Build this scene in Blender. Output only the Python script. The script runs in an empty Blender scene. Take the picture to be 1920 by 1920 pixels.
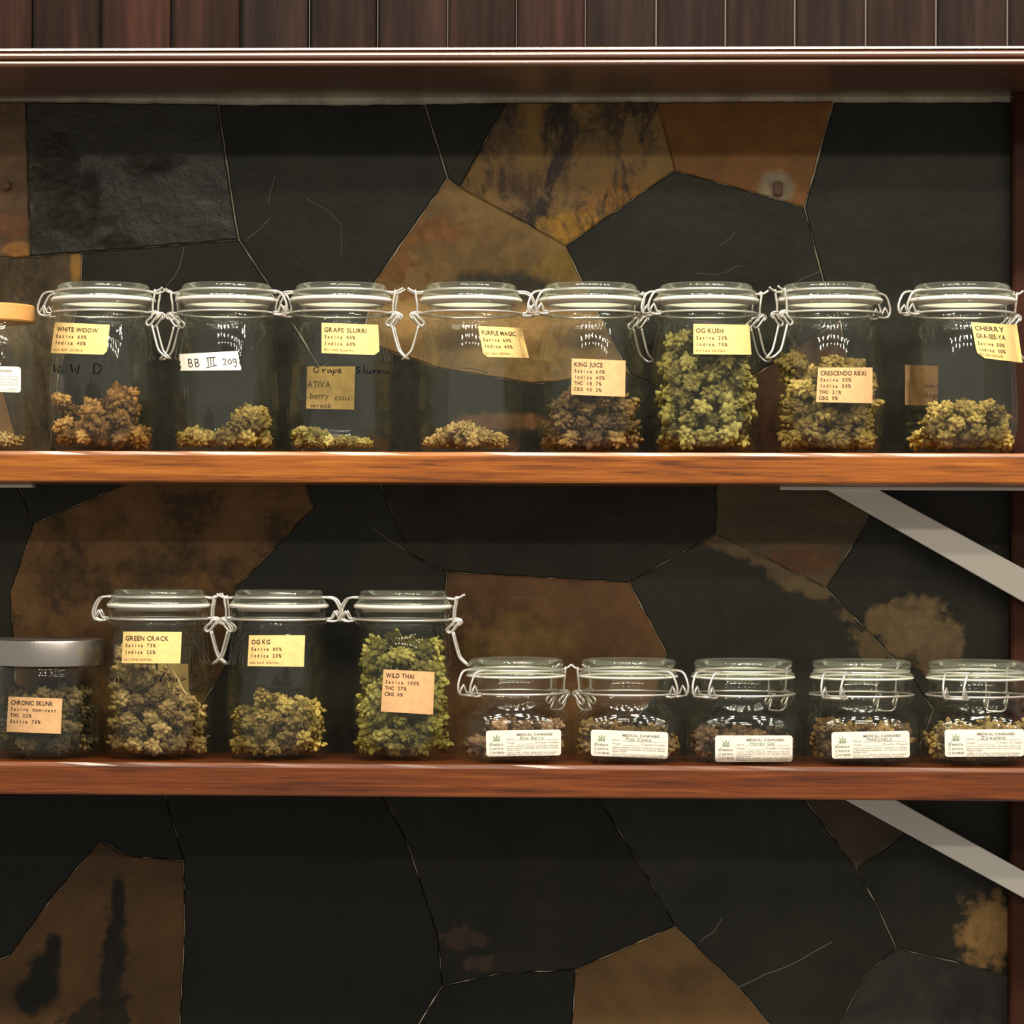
import bpy, bmesh, math, random
import numpy as np
from mathutils import Vector, Matrix, Euler

random.seed(7)
rng = np.random.default_rng(11)
C = bpy.context.scene.collection
SC = bpy.context.scene

# ------------------------------------------------------------------ camera
F = 5420.0                      # focal length in pixels of the 1920 frame
DIST = 2.9                      # lens to shelf front
SF = -0.145                     # y of the shelf fronts (wall plane is y = 0)
HORIZON = 1010.0
cam_d = bpy.data.cameras.new('camera')
cam = bpy.data.objects.new('camera', cam_d); C.objects.link(cam)
cam_d.sensor_fit = 'HORIZONTAL'; cam_d.sensor_width = 36.0
cam_d.lens = 36.0 * F / 1920.0
cam_d.shift_y = (HORIZON - 960.0) / 1920.0
cam_d.clip_start = 0.05
YAW, ROLL = math.radians(2.1), math.radians(0.21)
CAMZ = 1.45
fwd0 = Vector((-math.sin(YAW), math.cos(YAW), 0))
cam_loc = Vector((0, SF, CAMZ)) - fwd0 * DIST
Rm = Matrix.Rotation(YAW, 3, 'Z') @ Matrix.Rotation(math.pi / 2, 3, 'X') @ Matrix.Rotation(ROLL, 3, 'Z')
cam.matrix_world = Matrix.Translation(cam_loc) @ Rm.to_4x4()
SC.camera = cam

# ------------------------------------------------------------------ light
w = bpy.data.worlds.new('world'); SC.world = w; w.use_nodes = True
w.node_tree.nodes['Background'].inputs[0].default_value = (1.0, 0.9, 0.76, 1)
w.node_tree.nodes['Background'].inputs[1].default_value = 0.27

def bulb(x, y, z, watts, rad=0.045):
    l = bpy.data.lights.new('ceiling_bulb', 'POINT'); l.energy = watts
    l.color = (1.0, 0.88, 0.70); l.shadow_soft_size = rad
    o = bpy.data.objects.new('ceiling_bulb', l); C.objects.link(o); o.location = (x, y, z)

for i in range(9):                       # three rows of ceiling bulbs over the counter
    bulb(-1.0 + i * 0.42, -3.0 + 0.05 * (i % 2), CAMZ + 1.28, 7.5)
for i in range(8):
    bulb(-0.75 + i * 0.42, -1.95 - 0.04 * (i % 2), CAMZ + 1.30, 4.6)
for i in range(10):
    bulb(-0.72 + i * 0.22, -1.02 - 0.05 * (i % 2), CAMZ + 1.34, 16.0)

SC.view_settings.view_transform = 'Standard'
SC.view_settings.look = 'None'
SC.view_settings.exposure = 0.5
SC.view_settings.gamma = 1.0
SC.view_settings.use_curve_mapping = False
SC.cycles.transparent_max_bounces = 32
SC.cycles.max_bounces = 16
SC.cycles.transmission_bounces = 16
SC.cycles.caustics_reflective = False
SC.cycles.caustics_refractive = False
SC.cycles.sample_clamp_indirect = 4.0

# ------------------------------------------------------------------ helpers
RI = np.array(Rm); CL = np.array(cam_loc)
def rays(px, py):
    px = np.asarray(px, float); py = np.asarray(py, float)
    d = np.stack([(px - 960) / F, -(py - HORIZON) / F, -np.ones_like(px)], -1)
    return d @ RI.T
def at(px, py, Y):
    d = rays(px, py); t = (Y - CL[1]) / d[..., 1]
    return CL + d * t[..., None] if d.ndim > 1 else CL + d * t
def lin(c):
    return tuple(((v / 255) / 12.92 if v / 255 <= .04045 else ((v / 255 + .055) / 1.055) ** 2.4) for v in c[:3])
def rgba(c, k=1.0):
    l = lin(c); return (l[0] * k, l[1] * k, l[2] * k, 1)

def mesh_obj(name, verts, faces, mat, parent=None, smooth=False):
    me = bpy.data.meshes.new(name)
    me.from_pydata([tuple(v) for v in verts], [], [tuple(f) for f in faces]); me.update()
    if smooth:
        me.polygons.foreach_set('use_smooth', [True] * len(me.polygons))
    if mat: me.materials.append(mat)
    o = bpy.data.objects.new(name, me); C.objects.link(o)
    if parent is not None: o.parent = parent
    return o
def bm_obj(name, bm, mat, parent=None, smooth=False):
    me = bpy.data.meshes.new(name); bm.to_mesh(me); bm.free()
    if smooth: me.polygons.foreach_set('use_smooth', [True] * len(me.polygons))
    if mat: me.materials.append(mat)
    o = bpy.data.objects.new(name, me); C.objects.link(o)
    if parent is not None: o.parent = parent
    return o
def tag(o, label=None, cat=None, group=None, kind=None):
    if label: o['label'] = label
    if cat: o['category'] = cat
    if group: o['group'] = group
    if kind: o['kind'] = kind
    return o
def empty(name, loc, rz=0.0):
    o = bpy.data.objects.new(name, None); C.objects.link(o)
    o.location = loc; o.rotation_euler = (0, 0, rz); o.empty_display_size = .02
    return o

class MB:
    def __init__(s): s.v = []; s.f = []
    def add(s, v, f):
        n = len(s.v); s.v += [tuple(p) for p in v]; s.f += [tuple(i + n for i in q) for q in f]
    def tube(s, pts, r, n=8, closed=False, smooth=3):
        P = [np.array(p, float) for p in pts]
        if smooth:
            Q = []; m = len(P)
            rngk = range(m if closed else m - 1)
            for i in rngk:
                p0 = P[(i - 1) % m] if closed or i > 0 else P[i]
                p1 = P[i]; p2 = P[(i + 1) % m]
                p3 = P[(i + 2) % m] if closed or i + 2 < m else p2
                for k in range(smooth):
                    t = k / smooth
                    Q.append(.5 * ((2 * p1) + (-p0 + p2) * t + (2 * p0 - 5 * p1 + 4 * p2 - p3) * t * t + (-p0 + 3 * p1 - 3 * p2 + p3) * t ** 3))
            if not closed: Q.append(P[-1])
            P = Q
        m = len(P); rings = []; up = None
        for i in range(m):
            a = P[(i - 1) % m] if closed or i > 0 else P[i]
            b = P[(i + 1) % m] if closed or i < m - 1 else P[i]
            t = b - a; t /= (np.linalg.norm(t) + 1e-12)
            if up is None:
                up = np.array([0, 0, 1.]) if abs(t[2]) < .9 else np.array([1., 0, 0])
            u = up - t * np.dot(up, t); u /= (np.linalg.norm(u) + 1e-12); up = u
            wv = np.cross(t, u)
            rings.append([P[i] + r * (math.cos(2 * math.pi * k / n) * u + math.sin(2 * math.pi * k / n) * wv) for k in range(n)])
        v = [p for rg in rings for p in rg]; f = []
        for i in range(m if closed else m - 1):
            j = (i + 1) % m
            for k in range(n):
                f.append((i * n + k, i * n + (k + 1) % n, j * n + (k + 1) % n, j * n + k))
        if not closed:
            f.append(tuple(range(n))[::-1]); f.append(tuple((m - 1) * n + k for k in range(n)))
        s.add(v, f)
    def box(s, x0, x1, y0, y1, z0, z1):
        s.add([(x0, y0, z0), (x1, y0, z0), (x1, y1, z0), (x0, y1, z0), (x0, y0, z1), (x1, y0, z1), (x1, y1, z1), (x0, y1, z1)],
              [(0, 3, 2, 1), (4, 5, 6, 7), (0, 1, 5, 4), (1, 2, 6, 5), (2, 3, 7, 6), (3, 0, 4, 7)])
    def build(s, name, mat, parent=None, smooth=False):
        return mesh_obj(name, s.v, s.f, mat, parent, smooth)

def lathe(prof, n=64, close=True, super_n=None, hw=None):
    """prof: list of (r,z). Points with r==0 become poles. super_n(z): exponent of a squarish section."""
    v = []; f = []; idx = []
    for (r, z) in prof:
        if r < 1e-6:
            idx.append([len(v)]); v.append((0, 0, z))
        else:
            row = []
            for k in range(n):
                a = 2 * math.pi * k / n; c, s_ = math.cos(a), math.sin(a)
                q = r
                if super_n is not None:
                    e = super_n(z)
                    q = r / ((abs(c) ** e + abs(s_) ** e) ** (1 / e))
                row.append(len(v)); v.append((q * c, q * s_, z))
            idx.append(row)
    m = len(idx)
    for i in range(m if close else m - 1):
        a, b = idx[i], idx[(i + 1) % m]
        if len(a) == 1 and len(b) == 1: continue
        for k in range(n):
            k2 = (k + 1) % n
            if len(a) == 1: f.append((a[0], b[k2], b[k]))
            elif len(b) == 1: f.append((a[k], a[k2], b[0]))
            else: f.append((a[k], a[k2], b[k2], b[k]))
    return v, f

# ------------------------------------------------------------------ materials
def new_mat(name):
    m = bpy.data.materials.new(name); m.use_nodes = True
    nt = m.node_tree; nt.nodes.clear()
    out = nt.nodes.new('ShaderNodeOutputMaterial')
    return m, nt, out
def N(nt, t, **kw):
    n = nt.nodes.new(t)
    for k, v in kw.items(): setattr(n, k, v)
    return n
def principled(nt, out):
    p = N(nt, 'ShaderNodeBsdfPrincipled'); nt.links.new(p.outputs[0], out.inputs[0]); return p
def simple(name, col, rough=.5, metal=0., spec=.5, coat=0.):
    m, nt, out = new_mat(name); p = principled(nt, out)
    p.inputs['Base Color'].default_value = rgba(col); p.inputs['Roughness'].default_value = rough
    p.inputs['Metallic'].default_value = metal; p.inputs['Specular IOR Level'].default_value = spec
    p.inputs['Coat Weight'].default_value = coat
    return m
def noise(nt, vec, scale, detail=4, rough=.55, dist=0.):
    n = N(nt, 'ShaderNodeTexNoise'); n.inputs['Scale'].default_value = scale
    n.inputs['Detail'].default_value = detail; n.inputs['Roughness'].default_value = rough
    n.inputs['Distortion'].default_value = dist
    if vec is not None: nt.links.new(vec, n.inputs['Vector'])
    return n.outputs['Fac']
def ramp(nt, fac, stops):
    r = N(nt, 'ShaderNodeValToRGB'); el = r.color_ramp.elements
    while len(el) < len(stops): el.new(.5)
    for e, (p, c) in zip(el, stops): e.position = p; e.color = c
    nt.links.new(fac, r.inputs[0]); return r.outputs[0]
def mapping(nt, vec, scale=(1, 1, 1), loc=(0, 0, 0), rot=(0, 0, 0)):
    m = N(nt, 'ShaderNodeMapping'); m.inputs['Scale'].default_value = scale; m.inputs['Location'].default_value = loc
    m.inputs['Rotation'].default_value = rot
    nt.links.new(vec, m.inputs['Vector']); return m.outputs[0]
def math_(nt, op, a, b=None, clamp=False):
    n = N(nt, 'ShaderNodeMath', operation=op, use_clamp=clamp)
    for i, x in enumerate((a, b)):
        if x is None: continue
        if isinstance(x, (int, float)): n.inputs[i].default_value = x
        else: nt.links.new(x, n.inputs[i])
    return n.outputs[0]
def mixc(nt, fac, a, b):
    n = N(nt, 'ShaderNodeMix', data_type='RGBA')
    for s_, x in ((n.inputs[0], fac), (n.inputs[6], a), (n.inputs[7], b)):
        if isinstance(x, (int, float)): s_.default_value = x
        elif isinstance(x, tuple): s_.default_value = x
        else: nt.links.new(x, s_)
    return n.outputs[2]
def bump(nt, height, strength, dist, p, inp='Normal'):
    b = N(nt, 'ShaderNodeBump'); b.inputs['Strength'].default_value = strength; b.inputs['Distance'].default_value = dist
    nt.links.new(height, b.inputs['Height']); nt.links.new(b.outputs[0], p.inputs[inp]); return b

def wood(name, stops, grain=(2.5, 60, 60), rough=.3, coat=.3, crough=.22, per_object=0.0, big=3.0, bumpk=.15, spec=.5):
    m, nt, out = new_mat(name); p = principled(nt, out)
    tc = N(nt, 'ShaderNodeTexCoord'); vec = tc.outputs['Object']
    if per_object:
        oi = N(nt, 'ShaderNodeObjectInfo')
        va = N(nt, 'ShaderNodeVectorMath', operation='ADD'); nt.links.new(vec, va.inputs[0])
        cx = N(nt, 'ShaderNodeCombineXYZ'); nt.links.new(math_(nt, 'MULTIPLY', oi.outputs['Random'], 7.0), cx.inputs[0])
        nt.links.new(cx.outputs[0], va.inputs[1]); vec = va.outputs[0]
    g = mapping(nt, vec, grain)
    n1 = noise(nt, g, 1.0, 6, .6, .6)
    n2 = noise(nt, mapping(nt, vec, (grain[0] * 2.5, grain[1] * 3, grain[2] * 3)), 1.0, 4, .6, .3)
    n3 = noise(nt, vec, big, 2)
    f = math_(nt, 'ADD', math_(nt, 'MULTIPLY', n1, .55), math_(nt, 'ADD', math_(nt, 'MULTIPLY', n2, .25), math_(nt, 'MULTIPLY', n3, .2)))
    col = ramp(nt, f, stops)
    if per_object:
        k = math_(nt, 'ADD', math_(nt, 'MULTIPLY', oi.outputs['Random'], per_object), 1 - per_object * .5)
        hs = N(nt, 'ShaderNodeHueSaturation'); nt.links.new(col, hs.inputs['Color']); nt.links.new(k, hs.inputs['Value'])
        nt.links.new(math_(nt, 'ADD', math_(nt, 'MULTIPLY', oi.outputs['Random'], .35), .65), hs.inputs['Saturation'])
        col = hs.outputs[0]
    nt.links.new(col, p.inputs['Base Color'])
    p.inputs['Roughness'].default_value = rough; p.inputs['Coat Weight'].default_value = coat
    p.inputs['Coat Roughness'].default_value = crough; p.inputs['Specular IOR Level'].default_value = spec
    bump(nt, f, bumpk, .002, p)
    return m

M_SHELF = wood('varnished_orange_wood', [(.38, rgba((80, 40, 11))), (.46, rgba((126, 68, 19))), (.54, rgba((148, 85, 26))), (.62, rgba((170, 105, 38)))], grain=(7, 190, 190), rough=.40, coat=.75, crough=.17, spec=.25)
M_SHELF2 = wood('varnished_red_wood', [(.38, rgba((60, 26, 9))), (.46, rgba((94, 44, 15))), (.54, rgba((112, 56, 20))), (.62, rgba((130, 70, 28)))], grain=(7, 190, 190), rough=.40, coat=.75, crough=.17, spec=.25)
M_TRIM = wood('dark_mahogany', [(.3, rgba((64, 40, 30))), (.6, rgba((98, 64, 48)))], rough=.30, coat=1.0, crough=.26, bumpk=.06)
M_PLANK = wood('dark_plank', [(.38, rgba((22, 13, 10))), (.5, rgba((36, 21, 17))), (.62, rgba((54, 31, 25)))], grain=(40, 40, 2.2), rough=.55, coat=.0, per_object=.6, bumpk=.3, spec=.07)
M_POST = wood('mahogany_post', [(.3, rgba((50, 26, 18))), (.7, rgba((60, 34, 24)))], grain=(50, 50, 2), rough=.5, coat=.0, spec=.1)
M_LIDWOOD = wood('bamboo', [(.3, rgba((198, 140, 76))), (.7, rgba((224, 172, 104)))], grain=(4, 40, 40), rough=.45, coat=.1)
M_GAP = simple('plank_gap', (22, 13, 10), .8)
M_BEAD = simple('plank_edge_bead', (78, 70, 62), .5)
M_WHITE = simple('white_painted_metal', (205, 202, 196), .45)
M_STEEL = simple('wire_steel', (232, 230, 224), .32, .75)
M_SEAL = simple('white_rubber', (240, 238, 228), .5)
M_INK = simple('brown_ink', (66, 44, 28), .7)
M_INKP = simple('pale_ink', (150, 118, 74), .7)
M_MARK = simple('blue_marker', (5, 5, 24), .9, spec=.05)
M_BLACKINK = simple('black_pen', (40, 30, 40), .6)
M_GREY = simple('grey_print', (150, 142, 128), .7)
M_GREYD = simple('dark_grey_print', (122, 116, 102), .7)
M_GREEN = simple('green_print', (92, 128, 74), .7)
M_GREENPEN = simple('green_pen', (110, 150, 120), .7)
M_PLUG = simple('wall_plug_plastic', (84, 52, 32), .6)

def paper(name, col, var=.08):
    m, nt, out = new_mat(name); p = principled(nt, out)
    tc = N(nt, 'ShaderNodeTexCoord')
    n1 = noise(nt, tc.outputs['Object'], 160, 4)
    a = tuple(c * (1 - var) for c in lin(col)) + (1,); b = tuple(min(1, c * (1 + var)) for c in lin(col)) + (1,)
    nt.links.new(ramp(nt, n1, [(.35, a), (.65, b)]), p.inputs['Base Color'])
    p.inputs['Roughness'].default_value = .75; p.inputs['Specular IOR Level'].default_value = .25
    bump(nt, n1, .1, .0005, p)
    return m
M_KRAFT = paper('cream_kraft_paper', (236, 204, 138))
M_KRAFT2 = paper('tan_kraft_paper', (214, 172, 126))
M_KRAFTB = paper('darker_kraft_paper', (184, 156, 92))  # darker kraft tone, for papers stuck on the far side
M_KRAFTD = paper('brown_kraft_paper', (134, 104, 70))
M_WPAPER = paper('white_sticker_paper', (244, 240, 230), .03)

def glass_thin(name, tint=(.985, .992, .98), boost=1.0, rough=.06, haze=0.0, hcol=(.80, .84, .74), wob=.25, f0=.045):
    """glass as a clear wall with Fresnel reflection; haze: pale diffuse tone standing in for light refracted in thick glass"""
    m, nt, out = new_mat(name)
    lw = N(nt, 'ShaderNodeLayerWeight'); lw.inputs['Blend'].default_value = .5
    f5 = math_(nt, 'POWER', lw.outputs['Facing'], 5.0)
    fr = math_(nt, 'ADD', math_(nt, 'MULTIPLY', f5, .42 * boost), f0 * boost, clamp=True)
    t = N(nt, 'ShaderNodeBsdfTransparent'); t.inputs[0].default_value = (*tint, 1)
    g = N(nt, 'ShaderNodeBsdfGlossy'); g.inputs['Roughness'].default_value = rough; g.inputs[0].default_value = (.95, 1, .95, 1)
    tc = N(nt, 'ShaderNodeTexCoord')
    wv = noise(nt, mapping(nt, tc.outputs['Object'], (1, 1, .35)), 26, 2)
    b = N(nt, 'ShaderNodeBump'); b.inputs['Strength'].default_value = wob; b.inputs['Distance'].default_value = .004
    nt.links.new(wv, b.inputs['Height']); nt.links.new(b.outputs[0], g.inputs['Normal'])
    base = t.outputs[0]
    if haze:  # pale diffuse colour stands in for light scattered inside the glass
        df = N(nt, 'ShaderNodeBsdfTranslucent'); df.inputs[0].default_value = (*hcol, 1)
        dd = N(nt, 'ShaderNodeBsdfDiffuse'); dd.inputs[0].default_value = (*hcol, 1)
        ad = N(nt, 'ShaderNodeMixShader'); ad.inputs[0].default_value = .5
        nt.links.new(df.outputs[0], ad.inputs[1]); nt.links.new(dd.outputs[0], ad.inputs[2])
        hm = N(nt, 'ShaderNodeMixShader')
        hf = math_(nt, 'MULTIPLY', math_(nt, 'ADD', math_(nt, 'POWER', lw.outputs['Facing'], 2.0), .25), haze, clamp=True)
        nt.links.new(hf, hm.inputs[0]); nt.links.new(base, hm.inputs[1]); nt.links.new(ad.outputs[0], hm.inputs[2]); base = hm.outputs[0]
    mx = N(nt, 'ShaderNodeMixShader')
    nt.links.new(fr, mx.inputs[0]); nt.links.new(base, mx.inputs[1]); nt.links.new(g.outputs[0], mx.inputs[2])
    nt.links.new(mx.outputs[0], out.inputs[0])
    return m
M_GLASS = glass_thin('jar_glass', (.990, .993, .986), rough=.04, haze=.006, f0=.032)
M_LIDGLASS = glass_thin('lid_glass', (.92, .95, .91), 2.2, .04, .17, wob=.9)

def brushed():
    m, nt, out = new_mat('brushed_steel'); p = principled(nt, out)
    p.inputs['Base Color'].default_value = rgba((190, 186, 184)); p.inputs['Metallic'].default_value = 1
    p.inputs['Roughness'].default_value = .32
    tc = N(nt, 'ShaderNodeTexCoord')
    n1 = noise(nt, mapping(nt, tc.outputs['Object'], (400, 400, 6)), 1, 3)
    bump(nt, n1, .25, .0006, p); return m
M_BRUSHED = brushed()

# ------------------------------------------------------------------ slate wall
def stone_mat(name, c1, c2, scale=14., patches=(), rough=.45, bumpk=.5, bscale=60, aniso=(1, 1, 1), speck=None, coat=.0, c3=None, bdist=.004, spec=.22, riven=None):
    """patches: (px, py, rx_px, ry_px, colour, raggedness): mineral stains with their own outline."""
    dim = lambda c: tuple(v * .84 for v in c)
    if max(c2) > 62 and 'grout' not in name: c1, c2, c3, patches = dim(c1), dim(c2), (dim(c3) if c3 else None), [(*q[:4], dim(q[4]), q[5]) for q in patches]
    m, nt, out = new_mat(name); p = principled(nt, out)
    tc = N(nt, 'ShaderNodeTexCoord'); vec = tc.outputs['Object']
    mv = mapping(nt, vec, aniso)
    n1 = noise(nt, mv, scale, 8, .62, .4)
    n2 = noise(nt, vec, scale * 6, 5, .7)
    f = math_(nt, 'ADD', math_(nt, 'MULTIPLY', n1, .75), math_(nt, 'MULTIPLY', n2, .25))
    st = [(.41, rgba(c1)), (.59, rgba(c2))]
    if c3: st = [(.40, rgba(c1)), (.5, rgba(c2)), (.60, rgba(c3))]
    col = ramp(nt, f, st)
    if patches:
        wn = N(nt, 'ShaderNodeTexNoise'); wn.inputs['Scale'].default_value = 45; wn.inputs['Detail'].default_value = 6
        wn.inputs['Roughness'].default_value = .65
        nt.links.new(vec, wn.inputs['Vector'])
        for (px, py, rx, ry, pc, rag) in patches:
            c = at(px, py, 0.0); k = .000561
            sub = N(nt, 'ShaderNodeVectorMath', operation='SUBTRACT'); nt.links.new(vec, sub.inputs[0])
            sub.inputs[1].default_value = (c[0], 0, c[2])
            mul = N(nt, 'ShaderNodeVectorMath', operation='MULTIPLY'); nt.links.new(sub.outputs[0], mul.inputs[0])
            mul.inputs[1].default_value = (1 / (rx * k), 0, 1 / (ry * k))
            ln = N(nt, 'ShaderNodeVectorMath', operation='LENGTH'); nt.links.new(mul.outputs[0], ln.inputs[0])
            d = math_(nt, 'ADD', ln.outputs['Value'], math_(nt, 'MULTIPLY', math_(nt, 'SUBTRACT', wn.outputs['Fac'], .5), rag * 4))
            mask = ramp(nt, d, [(.52, (1, 1, 1, 1)), (.86, (0, 0, 0, 1))])
            pcol = ramp(nt, n2, [(.35, tuple(v * .7 for v in lin(pc)) + (1,)), (.65, tuple(v * 1.2 for v in lin(pc)) + (1,))])
            col = mixc(nt, mask, col, pcol)
    if speck:
        sp = noise(nt, mapping(nt, vec, (1, 1, .55)), speck[1], 10, .72, .4)
        col = mixc(nt, ramp(nt, sp, [(speck[2], (0, 0, 0, 1)), (speck[2] + .08, (1, 1, 1, 1))]), col, rgba(speck[0]))
    nt.links.new(col, p.inputs['Base Color'])
    p.inputs['Roughness'].default_value = rough; p.inputs['Coat Weight'].default_value = coat
    p.inputs['Coat Roughness'].default_value = .12
    p.inputs['Specular IOR Level'].default_value = spec
    bh = noise(nt, mapping(nt, vec, aniso), bscale, 8, .62, .15)
    if riven:                       # rough split face in these areas, smoother elsewhere
        rn = N(nt, 'ShaderNodeTexNoise'); rn.inputs['Scale'].default_value = 30; rn.inputs['Detail'].default_value = 4; nt.links.new(vec, rn.inputs['Vector'])
        tot = None
        for (px, py, rx, ry) in riven:
            c = at(px, py, 0.0); k = .000561
            sub = N(nt, 'ShaderNodeVectorMath', operation='SUBTRACT'); nt.links.new(vec, sub.inputs[0]); sub.inputs[1].default_value = (c[0], 0, c[2])
            mul = N(nt, 'ShaderNodeVectorMath', operation='MULTIPLY'); nt.links.new(sub.outputs[0], mul.inputs[0]); mul.inputs[1].default_value = (1 / (rx * k), 0, 1 / (ry * k))
            ln = N(nt, 'ShaderNodeVectorMath', operation='LENGTH'); nt.links.new(mul.outputs[0], ln.inputs[0])
            d = math_(nt, 'ADD', ln.outputs['Value'], math_(nt, 'MULTIPLY', math_(nt, 'SUBTRACT', rn.outputs['Fac'], .5), 2.4))
            mk = N(nt, 'ShaderNodeMapRange'); nt.links.new(d, mk.inputs['Value']); mk.inputs['From Min'].default_value = 1.0; mk.inputs['From Max'].default_value = .55
            tot = mk.outputs[0] if tot is None else math_(nt, 'MAXIMUM', tot, mk.outputs[0])
        hi = noise(nt, mapping(nt, vec, (1, 1, 1.5), rot=(0, .7, 0)), 75, 6, .6, .6)
        bh = math_(nt, 'ADD', math_(nt, 'MULTIPLY', bh, .35), math_(nt, 'MULTIPLY', math_(nt, 'SUBTRACT', hi, .5), tot))
    bump(nt, bh, bumpk, bdist, p)
    return m

DK1, DK2 = (28, 29, 23), (40, 40, 33)
def poly_inset(P, g):
    P = np.array(P, float); n = len(P)
    area = sum(P[i][0] * P[(i + 1) % n][1] - P[(i + 1) % n][0] * P[i][1] for i in range(n))
    s_ = 1 if area > 0 else -1
    out = []
    for i in range(n):
        a, b, c = P[i - 1], P[i], P[(i + 1) % n]
        d1 = (b - a) / (np.linalg.norm(b - a) + 1e-9); d2 = (c - b) / (np.linalg.norm(c - b) + 1e-9)
        n1 = np.array([-d1[1], d1[0]]) * s_; n2 = np.array([-d2[1], d2[0]]) * s_
        m = n1 + n2; L = np.dot(m, n1)
        out.append(b + m * (g / max(L, .35)))
    return out
def subdiv(P, step=16, jit=.9):
    out = []; n = len(P)
    for i in range(n):
        a, b = np.array(P[i]), np.array(P[(i + 1) % n]); L = np.linalg.norm(b - a); k = max(1, int(L / step))
        for j in range(k):
            q = a + (b - a) * j / k
            if j: q = q + np.array([random.gauss(0, jit), random.gauss(0, jit)]) * .6
            out.append(q)
    return out

mb = MB()
a0 = at(-70, 150, 0); a1 = at(2000, 2000, 0)
mb.box(a0[0], a1[0], 0.0, 0.03, a1[2], a0[2] - .01)
M_GROUT = stone_mat('tan_grout', (170, 162, 142), (206, 198, 178), 30, rough=.8, bumpk=.3)
wall = mb.build('wall_back', M_GROUT); tag(wall, 'crazy-paved slate wall with dark and rust-brown slabs behind the shelves', 'wall', kind='structure')

def stone(P, mat, proud=.006, gap=1.2, label=None, rim=2.0):
    proud *= .45; gap *= .62
    P0 = subdiv(poly_inset(P, gap)); P1 = poly_inset(P0, rim)
    n = len(P0); V = []
    for Q, y in ((P0, .004), (P0, -proud + .0012), (P1, -proud)):
        for q in Q:
            r = at(q[0], q[1], 0.0); V.append((r[0], y, r[2]))
    bm = bmesh.new(); vs = [bm.verts.new(v) for v in V]
    for k in range(2):
        for i in range(n):
            j = (i + 1) % n
            bm.faces.new((vs[k * n + i], vs[k * n + j], vs[(k + 1) * n + j], vs[(k + 1) * n + i]))
    bm.faces.new([vs[2 * n + i] for i in range(n)])
    bmesh.ops.recalc_face_normals(bm, faces=bm.faces)
    o = bm_obj('stone', bm, mat, wall)
    if label: o['label'] = label
    return o

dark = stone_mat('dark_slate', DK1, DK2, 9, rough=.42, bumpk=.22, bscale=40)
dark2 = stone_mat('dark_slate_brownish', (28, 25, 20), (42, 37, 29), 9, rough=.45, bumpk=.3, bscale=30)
dark3 = stone_mat('shade_darkened_slate', (12, 13, 10), (20, 20, 16), 9, rough=.45, bumpk=.3, bscale=30)  # shade over the bottom left of the wall, put into the slate colour
T = (112, 84, 46); RUST = (140, 92, 40)
S = stone
S([(-60, 192), (50, 192), (57, 482), (-60, 487)], stone_mat('rust_slab_edge', (96, 74, 50), (132, 100, 64), 16, [(20, 425, 46, 30, (130, 88, 58), .6), (35, 470, 60, 22, (176, 128, 66), .4)], bumpk=.8, bscale=70, coat=.4), .011, label='tan and rust slab with a plugged hole')
S([(-60, 487), (57, 482), (155, 474), (150, 560), (110, 700), (90, 880), (-60, 880)], stone_mat('grey_tan_riven', (64, 58, 46), (118, 102, 74), 26, [(143, 500, 16, 46, (196, 150, 78), .1)], bumpk=1.0, bscale=55, aniso=(1, 1, .5)), .005)
S([(50, 192), (409, 196), (430, 340), (448, 450), (225, 468), (155, 474), (57, 482)], stone_mat('riven_glossy_slate', DK1, DK2, 9, rough=.27, bumpk=1.0, bscale=30, coat=.0, spec=.38, bdist=.007, riven=[(95, 330, 80, 90), (170, 360, 30, 60), (130, 420, 90, 36), (220, 455, 60, 16), (280, 310, 60, 30)]), .010, label='glossy riven dark slab')
S([(155, 474), (225, 468), (448, 450), (517, 553), (600, 690), (560, 880), (90, 880), (110, 700), (150, 560)], dark, .005)
S([(409, 196), (797, 196), (840, 334), (703, 530), (680, 640), (600, 690), (517, 553), (448, 450), (430, 340)], dark, .007, 3.0)
S([(797, 196), (950, 193), (862, 352), (840, 334)], dark, .006)
S([(950, 193), (1232, 192), (1265, 320), (1060, 461), (862, 352)],
  stone_mat('mottled_rust_slab', (84, 62, 40), (146, 114, 66), 26, [(1075, 430, 90, 50, (196, 146, 52), .45), (1175, 375, 110, 42, (170, 120, 44), .5), (930, 230, 70, 70, (118, 92, 58), .4)], bumpk=.6, aniso=(1, 1, .6), speck=((46, 36, 32), 17, .50), coat=.2, c3=(160, 122, 60)), .008, label='mottled brown and gold slab with black stains')
S([(1232, 192), (1562, 190), (1508, 389), (1265, 320)],
  stone_mat('ochre_slab', (126, 84, 38), (156, 106, 50), 8, [(1456, 352, 46, 44, (172, 156, 128), .18)], bumpk=.25), .007, label='ochre slab with a patched plug hole')
S([(1562, 192), (1900, 192), (1900, 880), (1600, 880), (1590, 690), (1575, 600), (1543, 525), (1508, 389)], dark, .006, 2.4)
S([(1265, 320), (1508, 389), (1543, 525), (1575, 600), (1420, 700), (1300, 760), (1180, 700), (1095, 535), (1060, 461)], dark, .006)
S([(840, 334), (862, 352), (1060, 461), (1095, 535), (1180, 700), (1000, 720), (820, 690), (680, 640), (703, 530)],
  stone_mat('tan_rust_slab', (130, 104, 62), (172, 138, 84), 14, [(800, 430, 130, 40, (156, 108, 60), .9), (735, 500, 60, 60, (152, 106, 56), .9), (940, 545, 150, 52, (74, 68, 54), .2), (1050, 500, 60, 40, (160, 130, 62), .5)], bumpk=.5), .006, label='tan and rust slab')
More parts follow.
